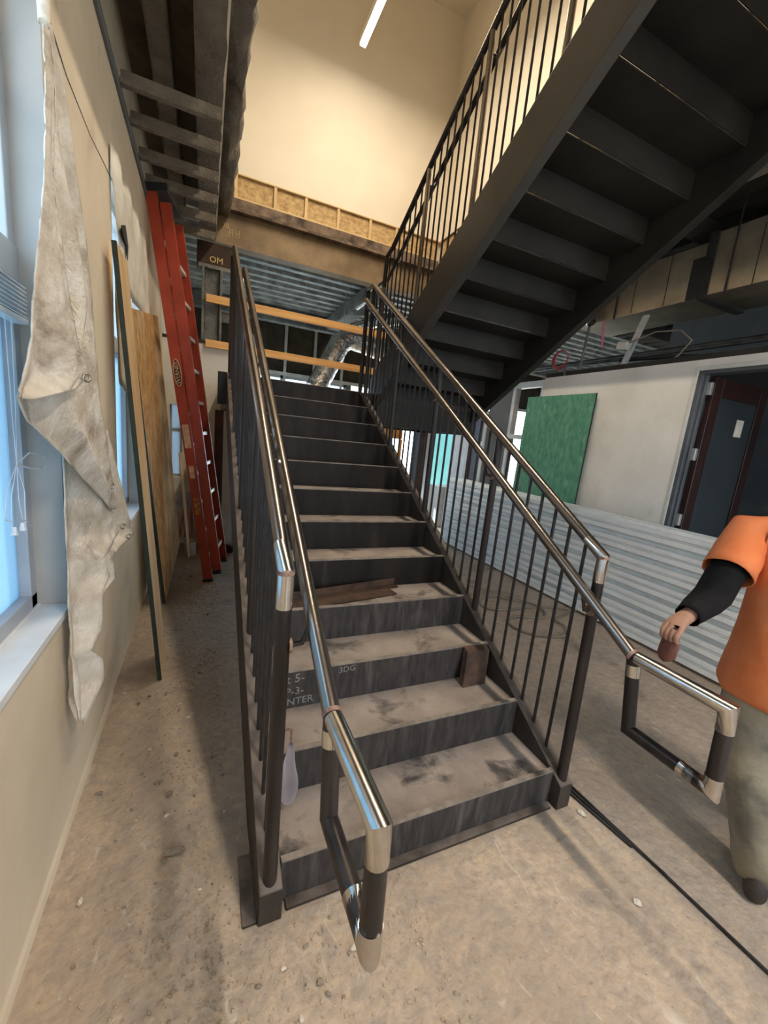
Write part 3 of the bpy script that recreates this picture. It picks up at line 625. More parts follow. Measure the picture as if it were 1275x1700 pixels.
def cloth(edges, amp, ph, nf, rough=.004, seed=1):
    rg = random.Random(seed); rows = []; n = 22
    dense = []
    for (a0, b0), (a1, b1) in zip(edges, edges[1:]):
        m = max(2, int(abs(a0[2]-a1[2])/.03)+1)
        for k in range(m):
            f = k/m; dense.append((Vector(a0).lerp(Vector(a1), f), Vector(b0).lerp(Vector(b1), f)))
    dense.append((Vector(edges[-1][0]), Vector(edges[-1][1])))
    for a, b in dense:
        row = []; wd = (b-a).length
        for j in range(n+1):
            f = j/n; p = a.lerp(b, f)
            q = amp*min(1, wd/.25)*(math.sin(ph+nf*PI*f+2.2*a.z)*.7+math.sin(ph*2+nf*1.7*PI*f-3.1*a.z)*.3)*math.sin(PI*min(1, f*1.0+.05))
            e = rg.uniform(-rough, rough) if j in (0, n) else 0
            row.append((min(p.x+q, -.55), p.y+q*.6+e, p.z+e*.6))
        rows.append(row)
    return MB().grid(rows)
cloth(TAIL, .046, .4, 3.2, .006, 2).build('lower_fold', 'canvas', cv, smooth=80, solid=.004)
cloth(BACK, .040, 1.3, 2.6, .005, 3).build('middle_fold', 'canvas', cv, smooth=80, solid=.004)
cloth(FLAP, .030, .2, 2.2, .006, 4).build('front_flap', 'canvas', cv, smooth=80, solid=.004)
# gathered top, tied to a hook
MB().tube([(-.64, .335, 2.56), (-.66, .42, 2.70), (-.69, .55, 2.80), (-.73, .62, 2.86)], [.012, .016, .014, .01], 8).build('gathered_top', 'canvas', cv, smooth=60)
def ring(c, nrm, r0, r1):
    nrm = Vector(nrm).normalized(); u = nrm.orthogonal().normalized(); v = nrm.cross(u); c = Vector(c)
    return MB().tube([c+(u*math.cos(a)+v*math.sin(a))*r0 for a in [2*PI*k/18 for k in range(18)]], r1, 8, closed=True)
for c in ((-.592, .395, 1.735), (-.615, .845, 1.335), (-.598, 1.115, 1.045), (-.592, .93, 1.14)):
    ring(c, (1, -.8, 0), .011, .0035).build('grommet', 'grommet', cv, smooth=60)
fr = MB(); rg = random.Random(9)
for base, n in (((-.616, .36, 1.935), 14), ((-.609, .39, 1.84), 16), ((-.622, .33, 2.06), 6)):
    for k in range(n):
        p = Vector(base)+Vector((rg.uniform(-.004, .004), rg.uniform(-.02, .01), rg.uniform(-.035, .035)))
        d = Vector((.01, rg.uniform(.01, .05), rg.uniform(-.02, .015)))
        fr.tube([p, p+d*.5+Vector((0, 0, rg.uniform(-.006, .006))), p+d], .0009, 4)
fe = fr.build('frayed_threads', 'thread', cv); fe['kind'] = 'stuff'
o = MB().tube([(-.70, .20, 2.95), (-.66, .27, 2.80), (-.65, .30, 2.74)], [.03, .03, .012], 8).build('plastic_clamp', 'blueplastic', smooth=50); tag(o, 'dark blue plastic scrap at the head of the near window', 'clamp')

# blind raised in the near window with hanging cords
bl = thing('window_blind', 'white blind bunched under the mid rail of the near window, cords dangling', 'blind', (-.80, .05, 1.25))
for k in range(8): Bx(-.825, -.785, -.48, .60, 1.905+k*.0125, 1.908+k*.0125).build('slat', 'white', bl)
Bx(-.827, -.783, -.48, .60, 1.885, 1.902).build('bottom_rail', 'white', bl, bevel=.003)
MB().tube([(-.80, .47, 1.90), (-.802, .482, 1.6), (-.80, .485, 1.452)], .0016, 5).build('cord', 'white', bl)
MB().tube([(-.80, .515, 1.90), (-.798, .50, 1.65), (-.80, .487, 1.452)], .0016, 5).build('cord', 'white', bl)
MB().tube([(-.80, .485, 1.452), (-.79, .56, 1.482), (-.78, .66, 1.465), (-.78, .70, 1.435), (-.785, .66, 1.418), (-.79, .56, 1.43), (-.80, .485, 1.452)], .0028, 6).build('cord_loop', 'white', bl)
for a, b in (((.43, 1.36), (.416, 1.25)), ((.48, 1.34), (.50, 1.27)), ((.53, 1.36), (.52, 1.25)), ((.40, 1.38), (.37, 1.30))):
    MB().tube([(-.80, .485, 1.452), (-.80, a[0], a[1]), (-.80, b[0], b[1]), (-.80, b[0]+.05, b[1]-.02)], .0013, 5).build('cord', 'white', bl)
MB().tube([(-.80, .43, 1.235), (-.80, .437, 1.26)], [.010, .005], 8).build('cord_tassel', 'white', bl); MB().tube([(-.80, .50, 1.235), (-.80, .497, 1.26)], [.010, .005], 8).build('cord_tassel', 'white', bl)

# torn liner on the wall
pl = thing('torn_liner', 'torn white wall liner sheet hanging loose above the leaning boards', 'liner', (-.73, 2.4, 1.6))
def sheet(rows, amp, seed):
    rg = random.Random(seed); out = []
    for a, b, z0, z1 in rows:
        r = []
        for j in range(13):
            f = j/12; y = a+(b-a)*f
            r.append((-.732+amp*abs(math.sin(9*y+5*z0+seed))+rg.uniform(0, .003), y, z0+(z1-z0)*f+rg.uniform(-.006, .006)))
        out.append(r)
    return MB().grid(out)
sheet([(1.66, 2.95, 2.98, 3.02), (1.66, 3.0, 2.88, 2.96), (1.67, 3.1, 2.76, 2.86), (1.70, 3.2, 2.62, 2.72), (1.80, 3.3, 2.52, 2.56), (1.86, 3.3, 2.44, 2.46), (1.95, 3.3, 2.36, 2.40)], .02, 5).build('upper_sheet', 'paper', pl, smooth=50, solid=.002)
sheet([(1.70, 2.05, 2.36, 2.30), (1.71, 2.06, 2.2, 2.16), (1.70, 2.12, 2.0, 1.98), (1.70, 2.08, 1.86, 1.84), (1.72, 2.02, 1.80, 1.76)], .012, 8).build('lower_sheet', 'paper', pl, smooth=50, solid=.002)
MB().prism([(1.80, 2.66), (1.93, 2.71), (2.02, 2.63), (1.99, 2.54), (1.95, 2.61), (1.86, 2.62)], 'x', -.708, -.704).build('tear', 'black', pl)

# ================================================================== LEANING BOARDS
def lean_board(name, b0, t0, wid, th, mface, label, cat='board', dy=0.):
    b0, t0 = Vector(b0), Vector(t0); up = t0-b0; al = Vector((dy, 1, -(up.x*dy+up.y)/up.z)).normalized()*wid; nr = up.cross(al).normalized()*-1
    if nr.x < 0: nr = -nr
    t = thing(name, label, cat, tuple(b0))
    c = b0+up/2+al/2
    MB().obox(c+nr*.001, al/2*.998, up/2*.999, nr*(th/2)).build('panel', mface, t)
    MB().obox(b0+up/2, al.normalized()*.002, up/2, nr*(th/2+.002)).build('edge', 'edge', t)
    return t
lean_board('plywood_sheet', (-.498, 1.475, .008), (-.692, 1.485, 2.475), .31, .020, 'plytan', 'narrow tan plywood strip with dark green edge, nearest of the boards leaning on the wall')
lean_board('osb_sheet', (-.565, 2.66, .010), (-.742, 2.26, 2.33), 1.22, .018, 'osb', 'brown strand board sheet leaning on the wall between plywood strip and orange ladder', dy=.045)
o = MB().obox((-.46, 4.02, .62), (.012, .05, 0), (-.05, .0, .62), (.004, 0, .0005)).build('timber_offcut', 'studw'); tag(o, 'pale timber strip leaning at the back edge of the strand board', 'timber')

# ================================================================== LADDER
la = thing('extension_ladder', 'tall orange fibreglass ladder leaning on the beige wall', 'ladder', (-.17, 3.34, 0))
B0 = Vector((-.205, 3.172, .0)); TP = Vector((-.700, 3.13, 3.46)); UP = (TP-B0); UL = UP.length; UPn = UP.normalized()
WD = Vector((.075, .41, 0)); WDn = WD.normalized(); NR = UPn.cross(WDn).normalized()
if NR.x < 0: NR = -NR
def rail(p0, p1, m, nm):
    c = (p0+p1)/2; d = (p1-p0)
    mb = MB().obox(c, WDn*.004, d/2, NR*.042)
    for s in (-1, 1): mb.obox(c+NR*.040*s+WDn*.012, WDn*.014, d/2, NR*.003)
    return mb.build(nm, m, la)
for off in (Vector((0, 0, 0)), WD):
    rail(B0+off+UPn*.02, TP+off, 'orange', 'base_rail')
    f = NR*.096+WDn*.012*(1 if off.length == 0 else -1)
    rail(B0+off+f+UPn*.10, TP+off+f-UPn*.10, 'orange', 'fly_rail')
    MB().obox(B0+off+UPn*.012, WDn*.02, UPn*.014, NR*.05).build('foot', 'black', la)
    MB().obox(B0+off+f+UPn*.09, WDn*.02, UPn*.02, NR*.04).build('foot', 'black', la)
for k in range(11):
    d = .22+k*.295
    MB().cyl(B0+UPn*d, B0+WD+UPn*d, .016, 10).build('rung', 'alu', la, smooth=40)
    if k < 10:
        q = B0+NR*.088+UPn*(d+.10); MB().obox(q+WD/2, WD/2*.94, UPn*.016, NR*.026).build('rung', 'alu', la)
MB().obox(TP+WD/2+NR*.045, WD/2*1.1, UPn*.03, NR*.09).build('top_cap', 'black', la, bevel=.006)
def sticker(d, h, wv, m, off=0.):
    c = B0+UPn*d-WDn*.006+NR*off
    return MB().obox(c, WDn*.0012, UPn*h, NR*wv).build('sticker', m, la)
sticker(1.48, .11, .028, 'label'); sticker(1.14, .06, .022, 'label'); sticker(.80, .085, .026, 'yellowlabel')
lg = B0+UPn*2.05-WDn*.0055
ov = MB(); ovp = [lg+UPn*math.cos(a)*.115+NR*math.sin(a)*.030 for a in [2*PI*k/28 for k in range(28)]]
ov2 = MB(); ov2.loft([[p*.999+lg*.001 for p in ovp], [p*.999+lg*.001-WDn*.001 for p in ovp]]); lpl = ov2.build('logo_plate', 'rust', la)
ov.tube(ovp, .0035, 6, closed=True).build('logo_ring', 'label', lpl, smooth=60)
text_mb('WERNER', .048, lg-UPn*.098+NR*.016-WDn*.002, UPn, -NR).build('logo_lettering', 'label', lpl)

# things behind the ladder
bg_ = thing('plastic_bag', 'clear plastic bag of pink packets standing behind the orange ladder', 'bag', (-.43, 4.40, 0))
for k in range(4): MB().obox((-.50+k*.05, 4.42+k*.012, .36), (.016, .01, 0), (.03-.012*k, 0, .22), (0, .05, 0)).build('packet', mat('pink_packet', srgb(206, 126, 116), srgb(186, 100, 92), .5), bg_, bevel=.006)
for k in range(5): MB().tube([(-.54+k*.05, 4.37, .60), (-.525+k*.05, 4.36, .45), (-.50+k*.05, 4.365, .16)], .005, 5).build('strap', 'alu', bg_)
rg = random.Random(5); rws = []
for i in range(6):
    z = .55+i*.035; rad = [.13, .15, .12, .10, .11, .07][i]
    rws.append([(-.44+rad*math.cos(a)*(1+rg.uniform(-.12, .12)), 4.42+rad*.7*math.sin(a), z+rg.uniform(-.012, .012)) for a in [2*PI*k/14 for k in range(14)]])
MB().loft(rws, False).build('bag_top', 'clearbag', bg_, smooth=60)
c = thing('metal_can', 'shiny small metal can on the floor in front of the pink packets', 'can', (-.40, 4.12, 0))
MB().cyl((-.40, 4.12, 0), (-.40, 4.12, .17), .065, 20).build('body', 'alu', c, smooth=40); ring((-.40, 4.12, .168), (0, 0, 1), .063, .006).build('rim', 'ground', c)
o = MB().tube([(-.655, 4.50, .02), (-.69, 4.59, 1.0)], .014, 8).build('black_pole', 'black', smooth=40); tag(o, 'thin black pole leaning on the beige wall behind the ladder', 'pole')
sp = thing('scrap_pile', 'low heap of dark scrap offcuts on the floor past the ladder', 'scrap', (0, 4.13, 0))
for k in range(9):
    e = Euler((rg.uniform(-.2, .2), rg.uniform(-.3, .3), rg.uniform(0, 3))).to_matrix()
    MB().obox((-.08+rg.random()*.16, 4.08+rg.random()*.10, .035+rg.random()*.05), e @ Vector((.06+.04*rg.random(), 0, 0)), e @ Vector((0, .028, 0)), e @ Vector((0, 0, .02))).build('offcut', rg.choice(['rust', 'black', 'brown']), sp)
o = MB().obox((-.06, 4.56, .17), (.14, .01, 0), (0, .03, .165), (0, .006, -.001)).build('white_sheet', 'white'); tag(o, 'white sheet material standing behind the scrap heap', 'sheet')
o = MB().loft([[(-.24+r*math.cos(a), 4.55+r*math.sin(a), z) for a in [2*PI*k/12 for k in range(12)]] for z, r in ((0, .05), (.5, .052), (.9, .05), (1.0, .04))]).build('rolled_mat', 'greywall', smooth=50); tag(o, 'grey rolled mat standing against the white aisle end wall', 'roll')

# ================================================================== THINGS ON THE STAIR
ac = thing('steel_angle', 'dark steel angle offcut lying across the fourth tread', 'offcut', (.45, 1.05, .683))
e1 = Vector((.44, .085, 0)); n1 = Vector((-.19, .98, 0)).normalized()
MB().obox((.47, 1.07, .707), e1, n1*.003, (0, 0, .024)).build('upright_leg', 'plate', ac); MB().obox(Vector((.47, 1.07, .686))-n1*.026, e1, n1*.026, (0, 0, .0025)).build('flat_leg', 'rust', ac)
o = MB().obox((.42, .965, .6865), (.43, .075, 0), (-.008, .046, 0), (0, 0, .003)).build('flat_bar', 'plate'); tag(o, 'thin rusty flat bar lying on the fourth tread in front of the angle', 'offcut')
bk = MB().obox((1.155, .525, .423), (.076, 0, -.004), (.0, .022, .006), (.018, .022, .098)).build('steel_block', 'plate', bevel=.003); tag(bk, 'dark steel block propped against the third riser at the right stringer', 'block')
pc = thing('plastic_pouch', 'small thin purple plastic pouch hooked on the left newel post', 'pouch', (.005, .03, .37))
rws = []
for i in range(9):
    z = .37+i*.03; wd = [.012, .030, .034, .032, .028, .024, .018, .010, .004][i]
    rws.append([(.018+wd*.9*math.cos(a)+.004*math.sin(3*a+i), .045+wd*1.2*math.sin(a), z) for a in [2*PI*k/12 for k in range(12)]])
MB().loft(rws).build('pouch_body', 'clearbag', pc, smooth=60)
MB().tube([(.018, .045, .60), (.016, .04, .66), (-.008, .015, .69), (-.02, -.005, .695)], .004, 6).build('loop', 'weld', pc, smooth=50)

# ================================================================== STACKED METAL STUDS
def stud(x, z, y0, y1):
    h = .1560; f = .105; mb = MB()
    # C section: ribbed web faces the stair
    prof = [(x+f, z), (x+.075, z), (x+.075, z+.026), (x, z+.026), (x, z+.068), (x+.016, z+.070), (x+.016, z+.076), (x, z+.077), (x, z+.082), (x+.016, z+.083), (x+.016, z+.089), (x, z+.091), (x, z+.126), (x+.075, z+.126), (x+.075, z+h), (x+f, z+h), (x+f, z+h-.012), (x+f-.003, z+h-.012), (x+f-.003, z+h-.003), (x+.080, z+h-.003), (x+.080, z+.003), (x+f-.003, z+.003), (x+f-.003, z+.012), (x+f, z+.012)]
    return mb.prism(prof, 'y', y0, y1)
names = ['topmost', 'second from the top', 'third from the top', 'middle', 'third from the floor', 'second from the floor', 'bottom']
first = None; rg = random.Random(11)
for r in range(7):
    z = .006+(6-r)*.1565
    lab = names[r]+' front stud in the long stack of pale metal studs'
    o = stud(3.41+rg.uniform(-.004, .004), z, -.9+rg.uniform(-.05, .05), 4.45+rg.uniform(-.04, .04)).build('metal_stud', 'studstack', bevel=.0025)
    tag(o, lab, 'stud', 'stacked metal studs')
    o = stud(3.525, z, -.9+rg.uniform(-.05, .05), 4.40+rg.uniform(-.04, .04)).build('metal_stud', 'studstack')
    tag(o, names[r]+' back stud behind the front row of the metal stud stack', 'stud', 'stacked metal studs')
# green board behind the stack
t = thing('green_board', 'green strand board leaning on the drywall behind the stud stack', 'board', (3.70, 2.72, 0))
gb = Vector((3.665, 2.19, .0)); gu = Vector((.075, .03, 2.36)); gy = Vector((0, 1.06, 0))
gn = gu.cross(gy).normalized()
MB().obox(gb+gu/2+gy/2, gy/2, gu/2, gn*.009).build('panel', 'greenosb', t)
MB().obox(gb+gu/2, (0, .0015, 0), gu/2, gn*.0095).build('edge', 'edge', t)

# ================================================================== OVERHEAD SERVICES ON THE RIGHT
dt = thing('air_duct', 'large rectangular galvanised air duct above the drywall, black sealed joint', 'duct', (4.3, 1.6, 3.22))
Bx(4.0, 4.6, 1.52, 2.95, 3.23, 3.72).build('duct_section', 'duct', dt, bevel=.006)
Bx(4.0, 4.65, -.9, 1.46, 3.24, 3.78).build('duct_section', 'duct', dt, bevel=.006)
Bx(3.985, 4.65, 1.45, 1.53, 3.21, 3.79).box(3.992, 4.0, 1.53, 1.64, 3.23, 3.60).build('sealed_joint', 'sealant', dt, bevel=.008)
for y in (2.2, 1.85, 1.1, .72): Bx(3.996, 4.002, y, y+.006, 3.24, 3.72).build('seam', 'sealant', dt)
for y in (2.4, 1.3, .4): MB().cyl((3.99, y, 3.22), (3.99, y, 4.08), .008, 6).build('hanger_strap', 'sealant', dt)
fx = MB().tube([(3.885, 2.60, 3.20), (3.89, 2.68, 3.30), (3.88, 2.82, 3.44), (3.90, 2.96, 3.5)], [.05, .085, .09, .09], 12).build('foil_scrap', 'foil', smooth=30); tag(fx, 'crumpled foil duct tail hanging at the end of the air duct', 'foil')
o = MB().obox((3.94, 2.46, 3.06), (.001, .012, 0), (0, .02, .15), (.002, 0, 0)).build('pink_ribbon', 'pink'); tag(o, 'pink ribbon dangling below the air duct', 'ribbon')
cc = MB()
for k in range(5):
    cc.tube([(3.86+.006*k, 2.95+.105*math.cos(a)*(1+.05*k)+.01*k, 2.83+.10*math.sin(a)*(1+.04*k)) for a in [2*PI*j/24 for j in range(24)]], .006, 6, closed=True)
o = cc.build('cable_coil', 'redcable', smooth=60); tag(o, 'coil of red cable hanging beside the upper flight', 'cable')
sb = thing('strut_channel', 'pale perforated strut hanging diagonally above the drywall', 'strut', (4.0, 2.1, 2.65))
MB().obox((4.0, 2.10, 2.90), (.004, .030, 0), (.0, -.09, .28), (.02, 0, 0)).build('channel', 'alu', sb)
jb = MB().obox((3.93, 2.15, 2.88), (.04, 0, 0), (0, .06, .01), (0, -.006, .04)).build('junction_box', 'stud', bevel=.005); tag(jb, 'small pale junction box on the hanging strut', 'box')
def pipe(pts, r, label, m='pipe', nm='conduit', cat='conduit'):
    o = MB().tube(pts, r, 10).build(nm, m, smooth=40); tag(o, label, cat); return o
pipe([(4.35, 4.6, 2.86), (4.35, -.9, 2.84)], .018, 'long grey conduit running under the air duct')
pipe([(4.7, 4.6, 2.98), (4.7, -.9, 2.95)], .03, 'thicker dark pipe running behind the grey conduit', nm='pipe', cat='pipe')
pipe([(3.92, 2.1, 2.90), (3.90, 1.8, 2.96), (3.9, 1.55, 2.93), (3.9, 1.43, 2.82), (3.9, 1.52, 2.70), (3.92, 1.6, 2.66)], .007, 'thin pale cable looping from the junction box', 'whitecable', 'cable', 'cable')
pipe([(3.93, 2.70, 2.62), (3.93, 2.66, 3.24)], .015, 'short upright steel pipe stub over the drywall', 'pipe', 'pipe_stub', 'pipe')
pipe([(3.90, 2.88, 2.60), (3.90, 2.90, 2.74)], .014, 'low pipe stub poking over the drywall head', 'pipe', 'pipe_stub', 'pipe')
pipe([(4.1, 2.3, 2.78), (4.1, 1.7, 2.74), (4.2, 1.2, 2.70)], .022, 'black hose draped below the pale strut', 'black', 'hose', 'hose')
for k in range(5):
    o = Bx(3.3, 9.4, -.6+k*1.15, -.53+k*1.15, 3.84, 4.05).build('floor_joist', 'dark'); tag(o, ['nearest', 'second', 'third', 'fourth', 'farthest'][k]+' dark joist under the deck above the air duct', 'joist', 'joists above the ductwork')

# flexible duct behind the landing
fd = thing('flexible_duct', 'silver foil flexible duct bending down behind the pine planks', 'duct', (1.6, 6.1, 2.3))
def flex(pts, r, nm):
    P = [Vector(p) for p in pts]; dense = []
    for a, b in zip(P, P[1:]):
        m = max(2, int((b-a).length/.03))
        for k in range(m): dense.append(a.lerp(b, k/m))
    dense.append(P[-1])
    return MB().tube(dense, [r*(1+.016*math.sin(i*2.1)+.012*math.sin(i*5.3)) for i in range(len(dense))], 16).build(nm, 'foil', fd, smooth=25)
for y_, z_ in ((1.95, 3.35), (2.8, 3.33)): MB().cyl((y_, 6.17, z_), (y_, 6.17, 4.10), .006, 6).build('hanger_strap', 'alu', fd)
flex([(1.50, 6.1, 2.34), (1.72, 6.12, 2.80), (1.90, 6.15, 3.18), (2.06, 6.18, 3.30), (2.3, 6.2, 3.28), (2.75, 6.2, 3.20), (3.2, 6.2, 3.16)], .185, 'duct_sleeve')
o = MB().tube([(2.25, 6.7, 3.55), (2.55, 6.2, 3.68), (2.9, 5.8, 3.72)], .11, 12).build('foil_branch', 'foil', smooth=25); tag(o, 'short foil branch duct beside the sprayed beam', 'duct')
#o = MB().loft([[(2.25+r*math.cos(a), 7.2, 2.62+r*.8*math.sin(a)) for a in [PI*k/10 for k in range(11)]] for r in (.0001, .34)]).build('curved_scrap', 'rust'); tag(o, 'brown curved offcut behind the landing under the foil duct', 'scrap')

# ================================================================== FAR SIDE UNDER THE LANDING
o = Bx(6.66, 7.68, 10.5, 10.56, -.13, 3.2).build('aqua_sheathing', 'cyan'); tag(o, 'aqua wall sheathing panel seen under the upper flight', 'panel')
o = Bx(7.70, 8.25, 10.48, 10.54, -.13, 3.2).build('yellow_sheathing', 'yellow'); tag(o, 'pale yellow sheathing panel next to the aqua panel', 'panel')
o = Bx(3.60, 3.74, 6.1, 6.25, 0, 4.06).build('storefront_column', 'black', bevel=.004); tag(o, 'dark column left of the aqua panel', 'column')
o = Bx(3.95, 4.06, 6.3, 6.36, 0, 2.4).build('white_trim_post', 'white'); tag(o, 'white post at the edge of the aqua panel', 'post')
ml = thing('lift_machine', 'orange machine with pale body standing outside past the dark column', 'machine', (3.2, 7.2, 0))
Bx(3.22, 3.84, 7.2, 7.7, 1.62, 1.95).build('boom', 'machine', ml, bevel=.03); Bx(3.32, 3.86, 7.2, 7.9, .5, 1.1).build('body', 'yellow', ml, bevel=.04)
for x in (3.25, 3.8): Bx(x, x+.06, 7.25, 7.32, 1.1, 1.62).build('strut', 'machine', ml)
for y in (7.3, 7.8): MB().cyl((3.3, y, .26), (3.56, y, .26), .26, 18).build('wheel', 'black', ml, smooth=40)
o = Bx(3.9, 4.7, 5.5, 5.9, 0, .80).build('white_carton', 'white', bevel=.01); tag(o, 'white carton on the floor before the aqua panel', 'carton')

# ================================================================== ON THE FLOOR
cp = []
pts = [(3.6, 1.75), (3.3, 1.66), (3.1, 1.62), (2.98, 1.56), (2.95, 1.42), (2.85, 1.31), (2.68, 1.28), (2.50, 1.36), (2.42, 1.54), (2.48, 1.68), (2.66, 1.70), (2.86, 1.64), (3.02, 1.75), (3.02, 1.95), (2.9, 2.08), (2.72, 2.20), (2.52, 2.16), (2.42, 2.02), (2.5, 1.9), (2.7, 1.86), (2.95, 1.88), (3.15, 1.84), (3.34, 1.72), (3.38, 1.2)]
def smooth_path(P, z):
    P = [Vector((a, b, z)) for a, b in P]; out = []
    for i in range(len(P)-1):
        p0, p1, p2, p3 = P[max(i-1, 0)], P[i], P[i+1], P[min(i+2, len(P)-1)]
        for k in range(6):
            t = k/6; out.append(.5*((2*p1)+(p2-p0)*t+(2*p0-5*p1+4*p2-p3)*t*t+(3*p1-p0-3*p2+p3)*t**3))
    out.append(P[-1])
    for i, p in enumerate(out): p.z = z+.012*(1+math.sin(i*.35))*.5
    return out
o = MB().tube(smooth_path(pts[:-1], .012), .0115, 8).build('hose', 'whitecable', smooth=60); tag(o, 'pale hose lying in loose loops on the concrete right of the stair', 'hose')
o = MB().tube([(2.35, 3.0, .004), (3.1, 1.95, .004)], .003, 5).build('string_line', 'whitecable'); tag(o, 'thin pale string stretched on the concrete near the hose', 'string')
for k, (a, b, c_) in enumerate((((1.405, .10), (1.462, -.30), 'short black rod on the floor nearest the stair foot'), ((1.432, .10), (1.486, -.43), 'middle black rod lying on the floor by the stair foot'), ((1.458, .10), (1.508, -.95), 'long black rod running from the stair foot along the slab joint'))):
    o = MB().cyl((a[0], a[1], .007), (b[0], b[1], .007), .0065, 8).build('steel_rod', 'rod', smooth=40); tag(o, c_, 'rod', 'rods at the stair foot')
def rock(x, y, r, label, m='stone', flat=.6, nm='rubble_chunk', seed=1, group=None):
    o = MB().stone((x, y, r*flat*.75), r, random.Random(seed), flat).build(nm, m); tag(o, label, 'rubble', group); return o
rock(-.345, .303, .034, 'flat crusty mortar clod in the middle of the dusty aisle', 'stone', .35, 'mortar_clod', 2)
rock(-.625, .22, .014, 'lone pale stone near the wall base, below the sill', 'stonew', .7, seed=3)
rock(-.385, .581, .024, 'greyish clod beyond the flat mortar clod, nearer the ladder', 'stone', .4, 'mortar_clod', seed=4)
rock(1.382, -.106, .018, 'glassy white chip beside the right stair foot', 'stonew', .6, seed=6)
rock(1.271, -.456, .022, 'whitish splinter of rubble in front of the right stair foot', 'stonew', .4, seed=7)
rg = random.Random(21)
for i in range(70):
    if i < 40: x, y = rg.uniform(-.70, -.14), rg.uniform(-.25, 1.4)
    elif i < 55: x, y = rg.uniform(-.52, -.14), rg.uniform(1.2, 3.6)
    else: x, y = rg.uniform(-.12, .30), rg.uniform(-.42, -.09)
    rock(x, y, rg.choice([.005, .006, .008, .010, .013]), 'small loose rubble chip on the dusty floor left of the stair', rg.choice(['stone', 'stone', 'stonew']), .65, 'rubble_chip', 100+i, 'rubble chips')
gv = MB()
for i in range(3400):
    q = rg.random()
    if q < .6: x, y = rg.triangular(-.70, -.09, -.2), rg.uniform(-.45, 1.8)
    elif q < .85: x, y = rg.uniform(-.55, -.12), rg.uniform(1.5, 4.3)
    else: x, y = rg.uniform(-.15, .5), rg.uniform(-.6, -.06)
    r = rg.choice([.0014, .002, .003, .0045, .006])
    gv.stone((x, y, r*.4), r, rg, .6)
g = gv.build('grit', 'grit'); tag(g, 'fine grit scattered over the floor along the left wall and stair foot', 'grit', kind='stuff')

# ================================================================== PERSON
pr = thing('person', 'person in orange T-shirt, black sleeves and khaki trousers walking away', 'person', (1.86, -.50, 0))
FW = Vector((.93, .36, 0)).normalized(); LT = Vector((-FW.y, FW.x, 0)); ZZ = Vector((0, 0, 1))
PC = Vector((1.835, -.52, 0))
def skin_body(chain, name, m, parent, sub=2, root=0):
    vs, es, rs = chain
    o_ = Vector(ORG[parent.name]); me = bpy.data.meshes.new(name); me.from_pydata([tuple(Vector(v)-o_) for v in vs], es, []); me.update()
    ob = bpy.data.objects.new(name, me); COL.objects.link(ob); ob.parent = parent; ORG[ob.name] = tuple(o_)
    md = ob.modifiers.new('skin', 'SKIN'); sv = me.skin_vertices[0].data if me.skin_vertices else me.attributes
    for i, r in enumerate(rs):
        me.skin_vertices[0].data[i].radius = (r, r); me.skin_vertices[0].data[i].use_root = (i == root)
    md.use_smooth_shade = True
    s = ob.modifiers.new('smoothing', 'SUBSURF'); s.levels = sub; s.render_levels = sub
    me.materials.append(M[m]); return ob
def at(f, l, z): return PC+FW*f+LT*l+ZZ*z
SH = Vector((1.768, -.284, 1.40)); EL = Vector((1.535, -.315, 1.170)); WR = Vector((1.372, -.331, 1.112)); HD = Vector((1.318, -.332, 1.085))
V = []; E_ = []; Q = []
def vtx(p, r, par=None):
    V.append(tuple(p)); Q.append(r)
    if par is not None: E_.append((par, len(V)-1))
    return len(V)-1
pel = vtx(at(0, 0, .95), .13); wst = vtx(at(.02, 0, 1.10), .12, pel); chs = vtx(at(.03, 0, 1.30), .14, wst); nkb = vtx(at(.03, 0, 1.47), .065, chs); nk = vtx(at(.05, 0, 1.55), .055, nkb)
hd = vtx(at(.06, 0, 1.63), .085, nk); hd2 = vtx(at(.07, 0, 1.70), .095, hd); hd3 = vtx(at(.06, 0, 1.77), .07, hd2)
ls = vtx(SH, .055, chs); le = vtx(EL, .042, ls); lw = vtx(WR, .027, le); lh = vtx(HD, .034, lw)
rsx = vtx(at(.05, -.20, 1.40), .055, chs); re_ = vtx(at(.10, -.27, 1.12), .042, rsx); rw = vtx(at(.30, -.24, .98), .027, re_); rh = vtx(at(.36, -.22, .95), .032, rw)
LK, LA = Vector((1.775, -.47, .50)), Vector((1.800, -.585, .10))
lhp = vtx(at(0, .10, .90), .10, pel); lk = vtx(LK, .062, lhp); lan = vtx(LA, .042, lk); lt_ = vtx(LA+FW*.13-ZZ*.055, .03, lan)
rhp = vtx(at(.02, -.10, .90), .10, pel); rk = vtx(at(.22, -.10, .50), .062, rhp); ran = vtx(at(.30, -.10, .09), .042, rk); rt = vtx(at(.44, -.10, .045), .03, ran)
